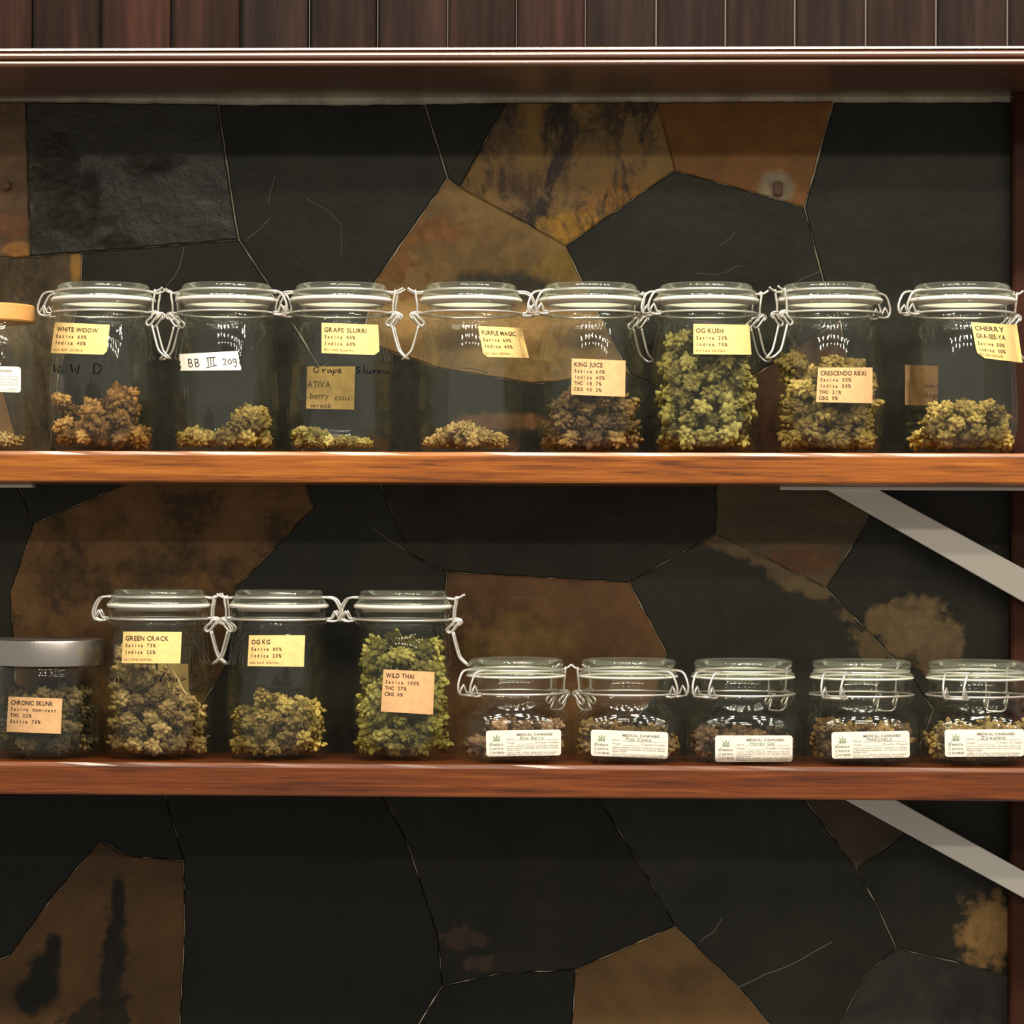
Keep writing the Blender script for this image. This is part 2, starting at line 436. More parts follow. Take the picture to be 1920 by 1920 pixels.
S([(600, 690), (680, 640), (820, 690), (1000, 720), (1180, 700), (1300, 760), (1345, 880), (560, 880)], stone_mat('dark_slate_stained', DK1, DK2, 9, [(940, 790, 120, 24, (104, 74, 44), .3)], rough=.45, bumpk=.3), .005)
S([(1420, 700), (1575, 600), (1590, 690), (1600, 880), (1345, 880), (1300, 760)], stone_mat('red_brown_slab', (70, 46, 32), (104, 70, 46), 10, bumpk=.3), .006)
# middle bay
S([(-60, 880), (20, 880), (65, 982), (20, 1110), (30, 1300), (-60, 1320)], dark, .006)
S([(20, 880), (300, 880), (235, 908), (65, 982)], dark, .006)
S([(65, 982), (235, 908), (300, 880), (560, 880), (588, 950), (440, 1105), (420, 1250), (300, 1460), (60, 1460), (30, 1300), (20, 1110)],
  stone_mat('brown_mottled_slab', (74, 54, 32), (118, 86, 48), 18, bumpk=.4, c3=(136, 100, 60)), .007, label='large mottled brown slab')
S([(-60, 1320), (30, 1300), (60, 1460), (-60, 1460)], dark, .005)
S([(560, 880), (700, 880), (770, 1040), (838, 1072), (832, 1200), (700, 1460), (300, 1460), (420, 1250), (440, 1105), (588, 950)], dark, .005, .8)
S([(700, 880), (1345, 880), (1343, 1000), (1180, 1092), (838, 1072), (770, 1040)], dark2, .006, .6)
S([(838, 1072), (1180, 1092), (1250, 1225), (1230, 1300), (1100, 1460), (700, 1460), (832, 1200)],
  stone_mat('brown_slab', (88, 60, 38), (124, 88, 54), 9, [(960, 1200, 150, 60, (128, 98, 52), .6)], bumpk=.5, bscale=26), .007, label='brown slab')
S([(1343, 1000), (1548, 1102), (1700, 1260), (1750, 1330), (1700, 1460), (1100, 1460), (1230, 1300), (1250, 1225), (1180, 1092)],
  stone_mat('dark_slab_tan_edge', (32, 31, 27), (44, 42, 36), 9, [(1352, 1012, 44, 30, (100, 84, 60), .4), (1392, 1026, 44, 26, (100, 84, 60), .4), (1430, 1044, 44, 28, (100, 84, 60), .4), (1468, 1066, 46, 32, (100, 84, 60), .4), (1502, 1090, 46, 30, (100, 84, 60), .4), (1532, 1108, 40, 22, (100, 84, 60), .4), (1648, 1200, 62, 56, (100, 84, 56), .6), (1600, 1150, 40, 24, (96, 80, 54), .6)], rough=.45, bumpk=.25), .005)
S([(1345, 880), (1640, 880), (1625, 980), (1548, 1102), (1343, 1000)],
  stone_mat('grey_brown_slab', (84, 72, 54), (108, 92, 66), 8, [(1500, 1050, 100, 40, (114, 80, 52), .4)], bumpk=.4, bscale=24, aniso=(.5, 1, 2)), .008)
S([(1640, 880), (1900, 880), (1900, 1460), (1700, 1460), (1750, 1330), (1700, 1260), (1548, 1102), (1625, 980)],
  stone_mat('dark_slab_tan_patch', DK1, (42, 40, 36), 9, [(1712, 1185, 112, 78, (112, 94, 66), .45), (1650, 1165, 56, 50, (110, 92, 62), .6), (1760, 1220, 60, 60, (108, 90, 66), .4)], rough=.45, bumpk=.25), .006)
# bottom bay
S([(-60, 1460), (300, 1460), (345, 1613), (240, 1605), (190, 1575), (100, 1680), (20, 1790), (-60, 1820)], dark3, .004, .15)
S([(190, 1575), (240, 1605), (345, 1613), (347, 1750), (333, 1990), (-60, 1990), (-60, 1820), (20, 1790), (100, 1680)],
  stone_mat('brown_slab_black_veins', (66, 46, 25), (92, 66, 36), 7, [(224, 1690, 20, 80, (20, 17, 13), .3), (216, 1790, 30, 110, (26, 21, 15), .4), (208, 1900, 46, 110, (34, 27, 18), .6), (84, 1840, 44, 76, (17, 16, 13), .25), (60, 1868, 44, 50, (17, 16, 13), .25), (100, 1790, 26, 60, (20, 18, 14), .3), (150, 1910, 50, 30, (40, 32, 24), .6)], bumpk=.3), .009, label='brown slab with black veins')
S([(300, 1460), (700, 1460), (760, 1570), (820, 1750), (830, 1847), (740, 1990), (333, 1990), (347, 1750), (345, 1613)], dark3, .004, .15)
S([(700, 1460), (1100, 1460), (1232, 1675), (1265, 1736), (1080, 1817), (940, 1825), (830, 1847), (820, 1750), (760, 1570)], stone_mat('shade_darkened_slate_stained', (18, 18, 15), (30, 29, 25), 9, [(855, 1762, 46, 26, (52, 39, 30), .7), (888, 1760, 46, 24, (50, 38, 30), .7), (898, 1806, 46, 22, (56, 43, 34), .7), (690, 1520, 60, 30, (50, 42, 26), .5)], bumpk=.3), .005, .2)  # base colour darkened for the shade down here; the stains are the stone's own
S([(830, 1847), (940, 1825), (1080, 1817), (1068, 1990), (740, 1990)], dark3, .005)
S([(1265, 1736), (1385, 1850), (1500, 1990), (1068, 1990), (1080, 1817)], stone_mat('tan_sand_slab', (98, 73, 43), (124, 94, 56), 6, bumpk=.25, bscale=20), .008, label='tan pentagonal slab')
S([(1100, 1460), (1480, 1460), (1605, 1628), (1640, 1690), (1680, 1777), (1620, 1830), (1540, 1990), (1500, 1990), (1385, 1850), (1265, 1736), (1232, 1675)], dark, .006)
S([(1480, 1460), (1700, 1460), (1700, 1560), (1605, 1628)], stone_mat('small_brown_slab', (58, 50, 40), (84, 68, 50), 8, bumpk=.3), .005, .7)
S([(1700, 1460), (1900, 1460), (1900, 1830), (1680, 1777), (1640, 1690), (1605, 1628), (1700, 1560)], stone_mat('dark_slab_ochre_patch', DK1, DK2, 9, [(1855, 1750, 78, 92, (134, 104, 62), .5)], bumpk=.3), .006)
S([(1680, 1777), (1900, 1830), (1900, 1990), (1540, 1990), (1620, 1830)], stone_mat('grey_slab', (36, 35, 33), (56, 53, 49), 10, bumpk=.8, bscale=16), .007)

M_VEIN = simple('pale_mineral', (112, 108, 96), .7)
def vein(pts, wd=1.4):
    """a pale mineral vein standing a hair proud of the slab"""
    mb = MB(); P = subdiv(pts + pts[::-1][1:-1], 9, .8)[:max(3, int(len(pts) * 6))] if False else pts
    Q = []
    for i in range(len(P) - 1):
        for k in range(4):
            t = k / 4; Q.append((P[i][0] * (1 - t) + P[i + 1][0] * t + random.gauss(0, .7), P[i][1] * (1 - t) + P[i + 1][1] * t + random.gauss(0, .7)))
    Q.append(P[-1])
    W = [at(a, b, 0.0) for a, b in Q]
    mb.tube([(q[0], -.0030, q[2]) for q in W], wd * .00028, 5, smooth=0); mb.build('mineral_vein', M_VEIN, wall)
for pts, wd in (([(346, 463), (338, 500), (322, 528), (302, 552)], 2.0), ([(463, 452), (485, 432), (508, 409)], 1.6), ([(372, 372), (376, 408), (392, 428), (412, 440), (428, 425)], 1.2), ([(503, 385), (516, 330)], 1.2),
                ([(1478, 548), (1500, 524), (1536, 510)], 2.0), ([(1348, 462), (1368, 448), (1379, 434)], 1.2), ([(1305, 514), (1345, 516), (1390, 498)], 1.2), ([(1383, 1851), (1430, 1828), (1490, 1805), (1560, 1765)], 1.8),
                ([(1312, 1764), (1338, 1746), (1352, 1722)], 1.4), ([(700, 990), (760, 1033)], 1.6), ([(575, 372), (620, 400), (640, 420), (640, 485)], 1.0), ([(960, 1120), (1020, 1122), (1026, 1148)], 1.4), ([(1030, 1118), (1045, 1095)], 1.2),
                ([(865, 690), (900, 692), (915, 700)], 1.6)):
    vein(pts, wd)
for (px, py, wd, ht) in ((1458, 355, 18, 26), (16, 350, 16, 16)):   # plugs left in old fixing holes
    c = at(px, py, 0); h = wd * .00028; v = ht * .00028; y0 = -.012 if px > 1000 else -.0165
    bm = bmesh.new(); bmesh.ops.create_cube(bm, size=1, matrix=Matrix.Translation((c[0], (y0 + .0) / 2, c[2])) @ Matrix.Diagonal((2 * h, -y0, 2 * v, 1)))
    bmesh.ops.bevel(bm, geom=bm.edges[:], offset=.0015, segments=2, affect='EDGES')
    bm_obj('wall_plug', bm, M_PLUG, wall)

# ------------------------------------------------------------------ planks, top board, post, shelves
XL, XR = at(-75, 900, SF)[0], at(2010, 900, SF)[0]
PY = -.02
mb = MB(); zt = at(960, -120, PY)[2]; zb = at(960, 118, PY)[2]
mb.box(XL - .1, XR + .1, PY + .012, PY + .03, zb, zt)
wu = mb.build('wall_upper', M_GAP); tag(wu, 'dark plank cladding above the top board', 'wall', kind='structure')
seams = [-62, 66, 194, 326, 456, 584, 712, 842, 971, 1100, 1233, 1363, 1493, 1626, 1758, 1892, 2022]
for i in range(len(seams) - 1):
    x0 = at(seams[i], 40, PY)[0]; x1 = at(seams[i + 1], 40, PY)[0]
    gl = .0045 if i < 6 else .003
    bm = bmesh.new()
    bmesh.ops.create_cube(bm, size=1, matrix=Matrix.Translation(((x0 + x1) / 2 - gl / 2, PY + .006, (zb + zt) / 2)) @ Matrix.Diagonal((x1 - x0 - gl, .014, zt - zb, 1)))
    bmesh.ops.bevel(bm, geom=[e for e in bm.edges if abs(e.verts[0].co.z - e.verts[1].co.z) > .05], offset=.0016, segments=2, affect='EDGES')
    bm_obj('plank', bm, M_PLANK, wu)
    if i >= 4:   # pale worn bead in the joint
        mb = MB(); k = .0009 if i < 9 else .0017
        mb.box(x1 - gl * .5 - k * .5, x1 - gl * .5 + k * .5, PY + .002, PY + .013, zb, zt)
        mb.build('bead', M_BEAD, wu)

TBF = -.212
zt1 = at(960, 86, TBF)[2]; zt2 = at(960, 121, TBF)[2]; h = zt1 - zt2
prof = [(.03, zt1), (TBF + .006, zt1), (TBF + .002, zt1 - .0012), (TBF + .0012, zt1 - .0035), (TBF + .0035, zt1 - .0042)]
for k in range(7):
    a = math.pi * (.5 - k / 6); prof.append((TBF + .0042 - .0042 * math.cos(a), zt1 - .0085 + .0038 * math.sin(a)))
prof.append((TBF + .005, zt1 - .0127))
for k in range(7):
    a = math.pi * (.5 - k / 6); prof.append((TBF + .0035 - .0045 * math.cos(a), zt1 - .0162 + .0032 * math.sin(a)))
prof += [(TBF + .008, zt2), (.03, zt2)]
V = []; 
for x in (XL - .1, XR + .1): V += [(x, y, z) for (y, z) in prof]
n = len(prof); Fc = [(i, (i + 1) % n, n + (i + 1) % n, n + i) for i in range(n)] + [tuple(range(n))[::-1], tuple(range(n, 2 * n))]
tb = mesh_obj('trim_1', V, Fc, M_TRIM); tag(tb, 'dark mahogany top board with a moulded glossy front edge', 'trim', kind='structure')

p0 = at(1894, 500, -.006); p1 = at(2010, 500, -.03)
bm = bmesh.new(); z0, z1 = at(960, 2000, 0)[2], zt2
bmesh.ops.create_cube(bm, size=1, matrix=Matrix.Translation(((p0[0] + p1[0]) / 2, -.012, (z0 + z1) / 2)) @ Matrix.Diagonal((p1[0] - p0[0], .034, z1 - z0, 1)))
bmesh.ops.bevel(bm, geom=bm.edges[:], offset=.002, segments=2, affect='EDGES')
tag(bm_obj('trim_2', bm, M_POST), 'dark red-brown upright post at the right end of the shelves', 'trim', kind='structure')

def shelf(ptop, pbot, mat, label):
    zt, zb = at(960, ptop, SF)[2], at(960, pbot, SF)[2]
    # board section: a slightly canted, polished top arris and an eased lower edge
    pr = [(-.004, zt), (SF + .0030, zt), (SF + .0019, zt - .0005), (SF + .0004, zt - .0034), (SF, zt - .0046), (SF, zb + .0022), (SF + .0007, zb + .0006), (SF + .0022, zb), (-.004, zb)]
    n = len(pr); bm = bmesh.new(); rows = []
    for k in range(41):
        x = XL - .1 + (XR - XL + .2) * k / 40; q = random.gauss(0, .00012)
        rows.append([bm.verts.new((x, y + (q if y < SF + .001 else 0), z + (q * .5 if z > zt - .001 else 0))) for (y, z) in pr])
    for k in range(40):
        for i in range(n):
            bm.faces.new((rows[k][i], rows[k][(i + 1) % n], rows[k + 1][(i + 1) % n], rows[k + 1][i]))
    bm.faces.new(rows[0][::-1]); bm.faces.new(rows[-1])
    bmesh.ops.recalc_face_normals(bm, faces=bm.faces)
    o = bm_obj('shelf', bm, mat); tag(o, label, 'shelf', 'wooden wall shelves')
    return zt, zb
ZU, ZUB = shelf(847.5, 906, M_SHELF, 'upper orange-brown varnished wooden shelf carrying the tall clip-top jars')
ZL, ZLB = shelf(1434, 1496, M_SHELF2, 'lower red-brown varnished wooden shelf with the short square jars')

def bracket(zs, rail, strut, label):
    """white bracket: a rail screwed under the shelf and a flat diagonal strut, standing a little off the wall"""
    Y0, Y1 = -.040, -.034
    xa, xb = at(rail[0], 912, Y0)[0], at(rail[1], 912, Y0)[0]
    r = empty('shelf_bracket', ((xa + xb) / 2, (Y0 + Y1) / 2, zs)); ox, oz = (xa + xb) / 2, zs; oy = (Y0 + Y1) / 2
    bm = bmesh.new(); bmesh.ops.create_cube(bm, size=1, matrix=Matrix.Translation((0, 0, -.0021)) @ Matrix.Diagonal((xb - xa, .018, .0038, 1)))
    bmesh.ops.bevel(bm, geom=bm.edges[:], offset=.0008, segments=1, affect='EDGES')
    bm_obj('rail', bm, M_WHITE, r)
    if strut:
        V = []
        for y in (Y0, Y1):
            for (px, py) in strut:
                q = at(px, py, Y0); V.append((q[0] - ox, y - oy, q[2] - oz))
        bm = bmesh.new(); vs = [bm.verts.new(v) for v in V]
        bm.faces.new(vs[0:4]); bm.faces.new(vs[7:3:-1])
        for i in range(4):
            j = (i + 1) % 4; bm.faces.new((vs[i], vs[4 + i], vs[4 + j], vs[j]))
        bmesh.ops.recalc_face_normals(bm, faces=bm.faces)
        bmesh.ops.bevel(bm, geom=bm.edges[:], offset=.0007, segments=1, affect='EDGES')
        bm_obj('strut', bm, M_WHITE, r)
    tag(r, label, 'bracket', 'white shelf brackets'); return r
bracket(ZUB, (1462, 2010), [(1540, 912), (1636, 912), (2000, 1110), (2000, 1175)], 'white bracket with diagonal strut under the right end of the upper shelf')
bracket(ZLB, (1500, 2010), [(1545, 1478), (1640, 1478), (2000, 1678), (2000, 1728)], 'white bracket with diagonal strut under the right end of the lower shelf')
bracket(ZUB, (-75, 62), None, 'end of a thin white bracket rail under the left end of the upper shelf')

# ------------------------------------------------------------------ jars
YJ = SF + .008 + .0575
BIG_OUT = [(0, .0012), (.030, .0012), (.036, 0), (.043, .0004), (.0485, .0028), (.0525, .0080), (.0552, .0160), (.0568, .028), (.0574, .042), (.0572, .058), (.0562, .076), (.0548, .094), (.0532, .110), (.0516, .122), (.0502, .129), (.0500, .1315),
           (.0512, .1335), (.0524, .1365), (.0524, .1395), (.0508, .1415), (.0504, .1455), (.0510, .1480), (.0526, .1500), (.0526, .1530), (.0512, .1548)]
BIG_IN = [(.0440, .1548), (.0440, .130), (.0470, .123), (.0492, .110), (.0512, .092), (.0528, .072), (.0540, .05), (.0536, .030), (.0518, .018), (.0480, .0095), (.042, .0065), (0, .0062)]
BIG_LID = [(0, .1555), (.0425, .1555), (.0430, .1572), (.0520, .1572), (.0526, .1586), (.0520, .1606), (.0492, .1630), (.0474, .1652), (.0472, .1670), (.0478, .1685), (.0470, .1712), (.0448, .1732), (.0415, .1735), (.0385, .1718), (.034, .1690), (0, .1685)]
SM_OUT = [(0, .0012), (.034, .0012), (.040, 0), (.050, .0006), (.0560, .0035), (.0588, .0085), (.0595, .018), (.0595, .034), (.0590, .0405), (.0572, .0468), (.0540, .0520), (.0510, .0555), (.0496, .0585),
          (.0500, .0610), (.0525, .0632), (.0530, .0655), (.0520, .0672), (.0515, .0700), (.0512, .0740), (.0516, .0790), (.0528, .0815), (.0526, .0838), (.0510, .0850)]
SM_IN = [(.0440, .0850), (.0440, .0580), (.0475, .0525), (.0530, .0460), (.0552, .0390), (.0556, .018), (.0540, .0105), (.0500, .0075), (0, .0070)]
SM_LID = [(0, .0858), (.0425, .0858), (.0430, .0872), (.0528, .0872), (.0534, .0884), (.0524, .0902), (.0490, .0925), (.0476, .0938), (.0478, .0950), (.0500, .0962), (.0508, .0985), (.0506, .1015), (.0490, .1036), (.0460, .1042), (.0425, .1030), (.040, .0995), (.036, .0985), (0, .0985)]
def pinterp(prof):
    z = np.array([p[1] for p in prof]); r = np.array([p[0] for p in prof]); k = np.argsort(z, kind='stable')
    return lambda q: np.interp(q, z[k], r[k])
def sm_n(z):
    t = min(1, max(0, (.060 - z) / .022)); return 2.0 + 2.6 * t

class Jar: pass
def ray_hit(j, px, py, off, back=False):
    """points of jar j's surface (outer front, or inner back) under photo pixels"""
    d = rays(px, py); d = d / np.linalg.norm(d, axis=-1, keepdims=True)
    o = CL - np.array(j.loc)
    def Fv(t):
        p = o + d * t[:, None]; z = p[:, 2]
        r = (j.rin(z) if back else j.rout(z)) * j.sx + off
        if j.sq:
            e = np.array([sm_n(q) for q in z])
            return (np.abs(p[:, 0]) ** e + np.abs(p[:, 1]) ** e) ** (1 / e) - r
        return np.hypot(p[:, 0], p[:, 1]) - r
    tm = -(o[0] * d[:, 0] + o[1] * d[:, 1]) / (d[:, 0] ** 2 + d[:, 1] ** 2)
    a = tm - .1 if not back else tm + .1; b = tm.copy()
    fb = Fv(b)
    for _ in range(34):
        c = (a + b) / 2; fc = Fv(c); inside = fc < 0
        b = np.where(inside, c, b); a = np.where(inside, a, c)
    return o + d * ((a + b) / 2)[:, None]          # jar-local coordinates

def wires(root, Rn, zn, Rl, zl, h, kind, sx):
    wr = .00125
    mb = MB(); mb.tube([((Rn) * math.cos(2 * math.pi * k / 40), Rn * math.sin(2 * math.pi * k / 40), zn) for k in range(40)], wr, 8, True, 0)
    mb.build('neck_wire', M_STEEL, root, True)
    mb = MB(); mb.tube([((Rl) * math.cos(2 * math.pi * k / 40), Rl * math.sin(2 * math.pi * k / 40), zl) for k in range(40)], wr, 8, True, 0)
    mb.build('lid_bail', M_STEEL, root, True)
    mb = MB(); dz = zl - zn
    for s in (-1, 1):
        y = s * h; x0 = math.sqrt(Rl * Rl - h * h)
        mb.tube([(-x0 + .001, y, zl), (-(Rl + .006), y, zl), (-(Rl + .0125), y * .95, zl - dz * .12), (-(Rl + .0170), y * .9, zl - dz * .5), (-(Rl + .0182), y * .85, zl - dz * .78), (-(Rl + .0165), y * .82, zl - dz * 1.0), (-(Rl + .011), y * .8, zn - .0022), (-(Rn + .0005), y * .85, zn - .0015)], wr)
        mb.tube([(-(Rl + .0160), y * .82, zn + .001), (-(Rl + .012), y * .8, zn + dz * .38), (-(Rl + .0085), y * .8, zn + .001), (-(Rn + .0005), y * .8, zn + .001)], wr * .9, smooth=2)
    mb.tube([(-(Rl + .0165), -h * .85, zn - .0012), (-(Rl + .0165), h * .85, zn - .0012)], wr, smooth=0)
    mb.build('hinge_loop', M_STEEL, root, True)
    mb = MB()
    for s in (-1, 1):
        y = s * h * .8; x0 = math.sqrt(Rl * Rl - y * y)
        mb.tube([(x0 - .001, y, zl), (Rl + .005, y, zl - .001), (Rl + .0095, y, zl - .0006), (Rl + .0140, y, zl + .0016), (Rl + .0165, y, zl + .0034)], wr)
        mb.tube([(Rl + .0088, y * 1.1, zl + .0016), (Rl + .0078, y * 1.12, zl - dz * .3), (Rl + .0066, y * 1.12, zl - dz * .6), (Rl + .0062, y * 1.1, zn - .001), (Rn + .001, y * 1.1, zn - .0065)], wr)
    mb.build('latch_link', M_STEEL, root, True)
    mb = MB()
    for s in (-1, 1):
        y = s * h * .8
        mb.tube([(Rn - .002, y, zn + .0004), (Rn + .0055, y, zn + .001), (Rn + .0098, y, zn - .0005), (Rn + .0105, y, zn - .0035), (Rn + .0075, y, zn - .0060)], wr)
        mb.tube([(Rn + .0085, y * 1.1, zn - .0020), (Rn + .0055, y * 1.1, zn - .0065), (Rn + .0008, y * 1.1, zn - .0125), (Rn - .0022, y * 1.1, zn - .0130), (Rn - .0038, y * 1.1, zn - .0095), (Rn + .0005, y * 1.1, zn - .0055), (Rn + .0055, y * 1.1, zn - .0010)], wr, closed=True, smooth=2)
        if kind == 'big':
            pass
    if kind == 'big':
        y = h * .8
        mb.tube([(Rn + .0020, -y, zn - .0125), (Rn + .0055, -y, zn - .026), (Rn + .0090, -y, zn - .0375), (Rn + .0130, -y * .95, zn - .0425), (Rn + .0175, -y * .75, zn - .0462), (Rn + .0185, 0, zn - .0468),
                 (Rn + .0175, y * .75, zn - .0462), (Rn + .0130, y * .95, zn - .0425), (Rn + .0090, y, zn - .0375), (Rn + .0055, y, zn - .026), (Rn + .0020, y, zn - .0125)], wr)
    else:
        y = h * .8
        mb.tube([(Rn + .0060, -y, zn - .001), (Rn + .0062, -y, zn - .008), (Rn + .0030, -y, zn - .0155), (Rn - .0005, -y * .8, zn - .0190), (Rn - .0010, 0, zn - .0195), (Rn - .0005, y * .8, zn - .0190), (Rn + .0030, y, zn - .0155), (Rn + .0062, y, zn - .008), (Rn + .0060, y, zn - .001)], wr)
    mb.build('latch_lever', M_STEEL, root, True)

_cache = {}
def clip_jar(kind, cx, half, ztop, rot, label, py=None, dy=0.0):
    """cx: photo column of the jar's axis, half: half width in photo pixels, rot: turn of the clip (0 = hinge left, latch right)"""
    big = kind == 'big'
    j = Jar(); j.sq = not big
    OUT, IN, LID = (BIG_OUT, BIG_IN, BIG_LID) if big else (SM_OUT, SM_IN, SM_LID)
    R = max(p[0] for p in OUT)
    Y = YJ + dy
    c = at(cx, py or 800, Y); k = (at(cx + 1, py or 800, Y)[0] - c[0])
    j.sx = half * k / R
    if not big: j.sx = min(1.0, half * k / (R * 1.005))
    j.loc = (c[0], Y, ztop); j.rout = pinterp(OUT[2:]); j.rin = pinterp(IN)
    root = empty('clip_top_jar' if big else 'square_clip_top_jar', j.loc)
    hard = empty('tmp', (0, 0, 0)) if False else root
    s = j.sx
    v, f = lathe([(r * s, z) for r, z in OUT] + [(r * s, z) for r, z in IN], 72, False, None if big else sm_n)
    o = mesh_obj('jar_body', v, f, M_GLASS, root, True)
    v, f = lathe([(r * s, z) for r, z in LID], 72, False)
    mesh_obj('lid', v, f, M_LIDGLASS, root, True)
    if big: z0, R1 = .1551, .0528
    else: z0, R1 = .0853, .0534
    sp = [(.0445, z0), (R1 - .001, z0 - .0002), (R1 + .0002, z0 + .0008), (R1 + .0002, z0 + .0016), (R1 - .001, z0 + .0021), (.0445, z0 + .0021)]
    if big: sp = [(.0443, z0 - .0035), (.046, z0 - .0002), (R1 - .001, z0 - .0002), (R1 + .0008, z0 + .0002), (R1 + .0010, z0 + .0030), (R1 - .001, z0 + .0040), (.0515, z0 + .0021), (.0443, z0 + .0021)]
    v, f = lathe([(r * s, z) for r, z in sp], 64, True)
    mesh_obj('seal', v, f, M_SEAL, root, True)
    # the wire hardware is turned by rot: built around the axis, vertices rotated below
    before = set(C.objects)
    if big: wires(root, .0524 * s, .1435, .0492 * s, .1658, .0105, 'big', s)
    else: wires(root, .0532 * s, .0692, .0490 * s, .0932, .0125, 'small', s)
    for ob in C.objects:
        if ob not in before: ob.rotation_euler = (0, 0, rot)
    j.root = root
    tag(root, label, 'jar', 'tall clip-top jars' if big else 'short square clip-top jars')
    return j

def rot(deg): return math.radians(deg)
U = 'tall clip-top glass jar on the upper shelf, '
L_ = 'tall clip-top glass jar on the lower shelf, '
J = {}
J[1] = clip_jar('big', 193, 104, ZU, rot(-8), U + 'leftmost one, a third full of golden-brown buds')
J[2] = clip_jar('big', 424, 102, ZU, rot(172), U + 'with a handwritten white tape strip')
J[3] = clip_jar('big', 639, 103, ZU, rot(-4), U + 'a second tan paper on its back')
J[4] = clip_jar('big', 882, 103, ZU, rot(184), U + 'a slanted cream label and few small buds')
J[5] = clip_jar('big', 1107, 105, ZU, rot(28), U + 'low tan label, half full')
J[6] = clip_jar('big', 1323, 106, ZU, rot(22), U + 'filled to the neck with green buds')
J[7] = clip_jar('big', 1554, 107, ZU, rot(208), U + 'tan label at mid height')
J[8] = clip_jar('big', 1803, 109, ZU, rot(24), U + 'rightmost, its cream label torn at the corner')
J[11] = clip_jar('big', 297, 103, ZL, rot(2), L_ + 'beside the steel-lidded jar', 1400)
J[12] = clip_jar('big', 522, 99, ZL, rot(178), L_ + 'middle one of three, half full', 1400)
J[13] = clip_jar('big', 755, 98.5, ZL, rot(-2), L_ + 'rightmost of three, packed with yellow-green buds', 1400)
Q = 'short square clip-top jar with white printed label, '
J[21] = clip_jar('small', 967, 104, ZL, rot(38), Q + 'leftmost, beside the tall jar packed full', 1400)
J[22] = clip_jar('small', 1178, 104, ZL, rot(148), Q + 'second of five from the left', 1400)
J[23] = clip_jar('small', 1393, 109, ZL, rot(48), Q + 'middle one of five', 1400)
J[24] = clip_jar('small', 1615, 109, ZL, rot(58), Q + 'fourth of five from the left', 1400)
J[25] = clip_jar('small', 1832, 108, ZL, rot(62), Q + 'rightmost, by the end of the shelf', 1400)

def plain_jar(name, cx, body, lidp, zt, lidmat, label, py):
    j = Jar(); j.sq = False; j.sx = 1.0; c = at(cx, py, YJ)
    j.loc = (c[0], YJ, zt)
    OUT, IN = body
    j.rout = pinterp(OUT[2:]); j.rin = pinterp(IN)
    j.root = empty(name, j.loc)
    v, f = lathe(OUT + IN, 72, False); mesh_obj('jar_body', v, f, M_GLASS, j.root, True)
    v, f = lathe(lidp, 72, False); o = mesh_obj('lid', v, f, lidmat, j.root, False)
    for p in o.data.polygons: p.use_smooth = True
    m = o.modifiers.new('edges', 'EDGE_SPLIT'); m.split_angle = math.radians(35)
    tag(j.root, label, 'jar'); return j
STL = ([(0, .001), (.045, .001), (.050, 0), (.0535, .0015), (.0552, .006), (.0555, .012), (.0555, .084), (.0540, .089), (.0520, .093), (.0520, .106)],
       [(.0490, .106), (.0490, .094), (.0520, .086), (.0525, .012), (.0500, .0075), (0, .007)])
J[10] = plain_jar('steel_lid_jar', 90, STL, [(0, .104), (.0545, .104), (.0562, .0955), (.0572, .0955), (.0575, .0972), (.0575, .1190), (.0568, .1212), (.0550, .1222), (.0500, .1222), (.0485, .1212), (0, .1212)], ZL, M_BRUSHED,
                 'straight-sided glass jar with brushed steel lid at the left end of the lower shelf', 1350)
WDL = ([(0, .001), (.040, .001), (.045, 0), (.0495, .002), (.0510, .008), (.0512, .020), (.0512, .108), (.0495, .118), (.0455, .125), (.0440, .130), (.0440, .142)],
       [(.0410, .142), (.0410, .129), (.0435, .122), (.0480, .112), (.0485, .012), (.0460, .0075), (0, .007)])
J[0] = plain_jar('wood_lid_jar', -24, WDL, [(0, .134), (.0470, .134), (.0482, .1355), (.0484, .150), (.0470, .1518), (0, .1522)], ZU, M_LIDWOOD,
                'glass jar with pale wooden lid at the left end of the upper shelf', 800)

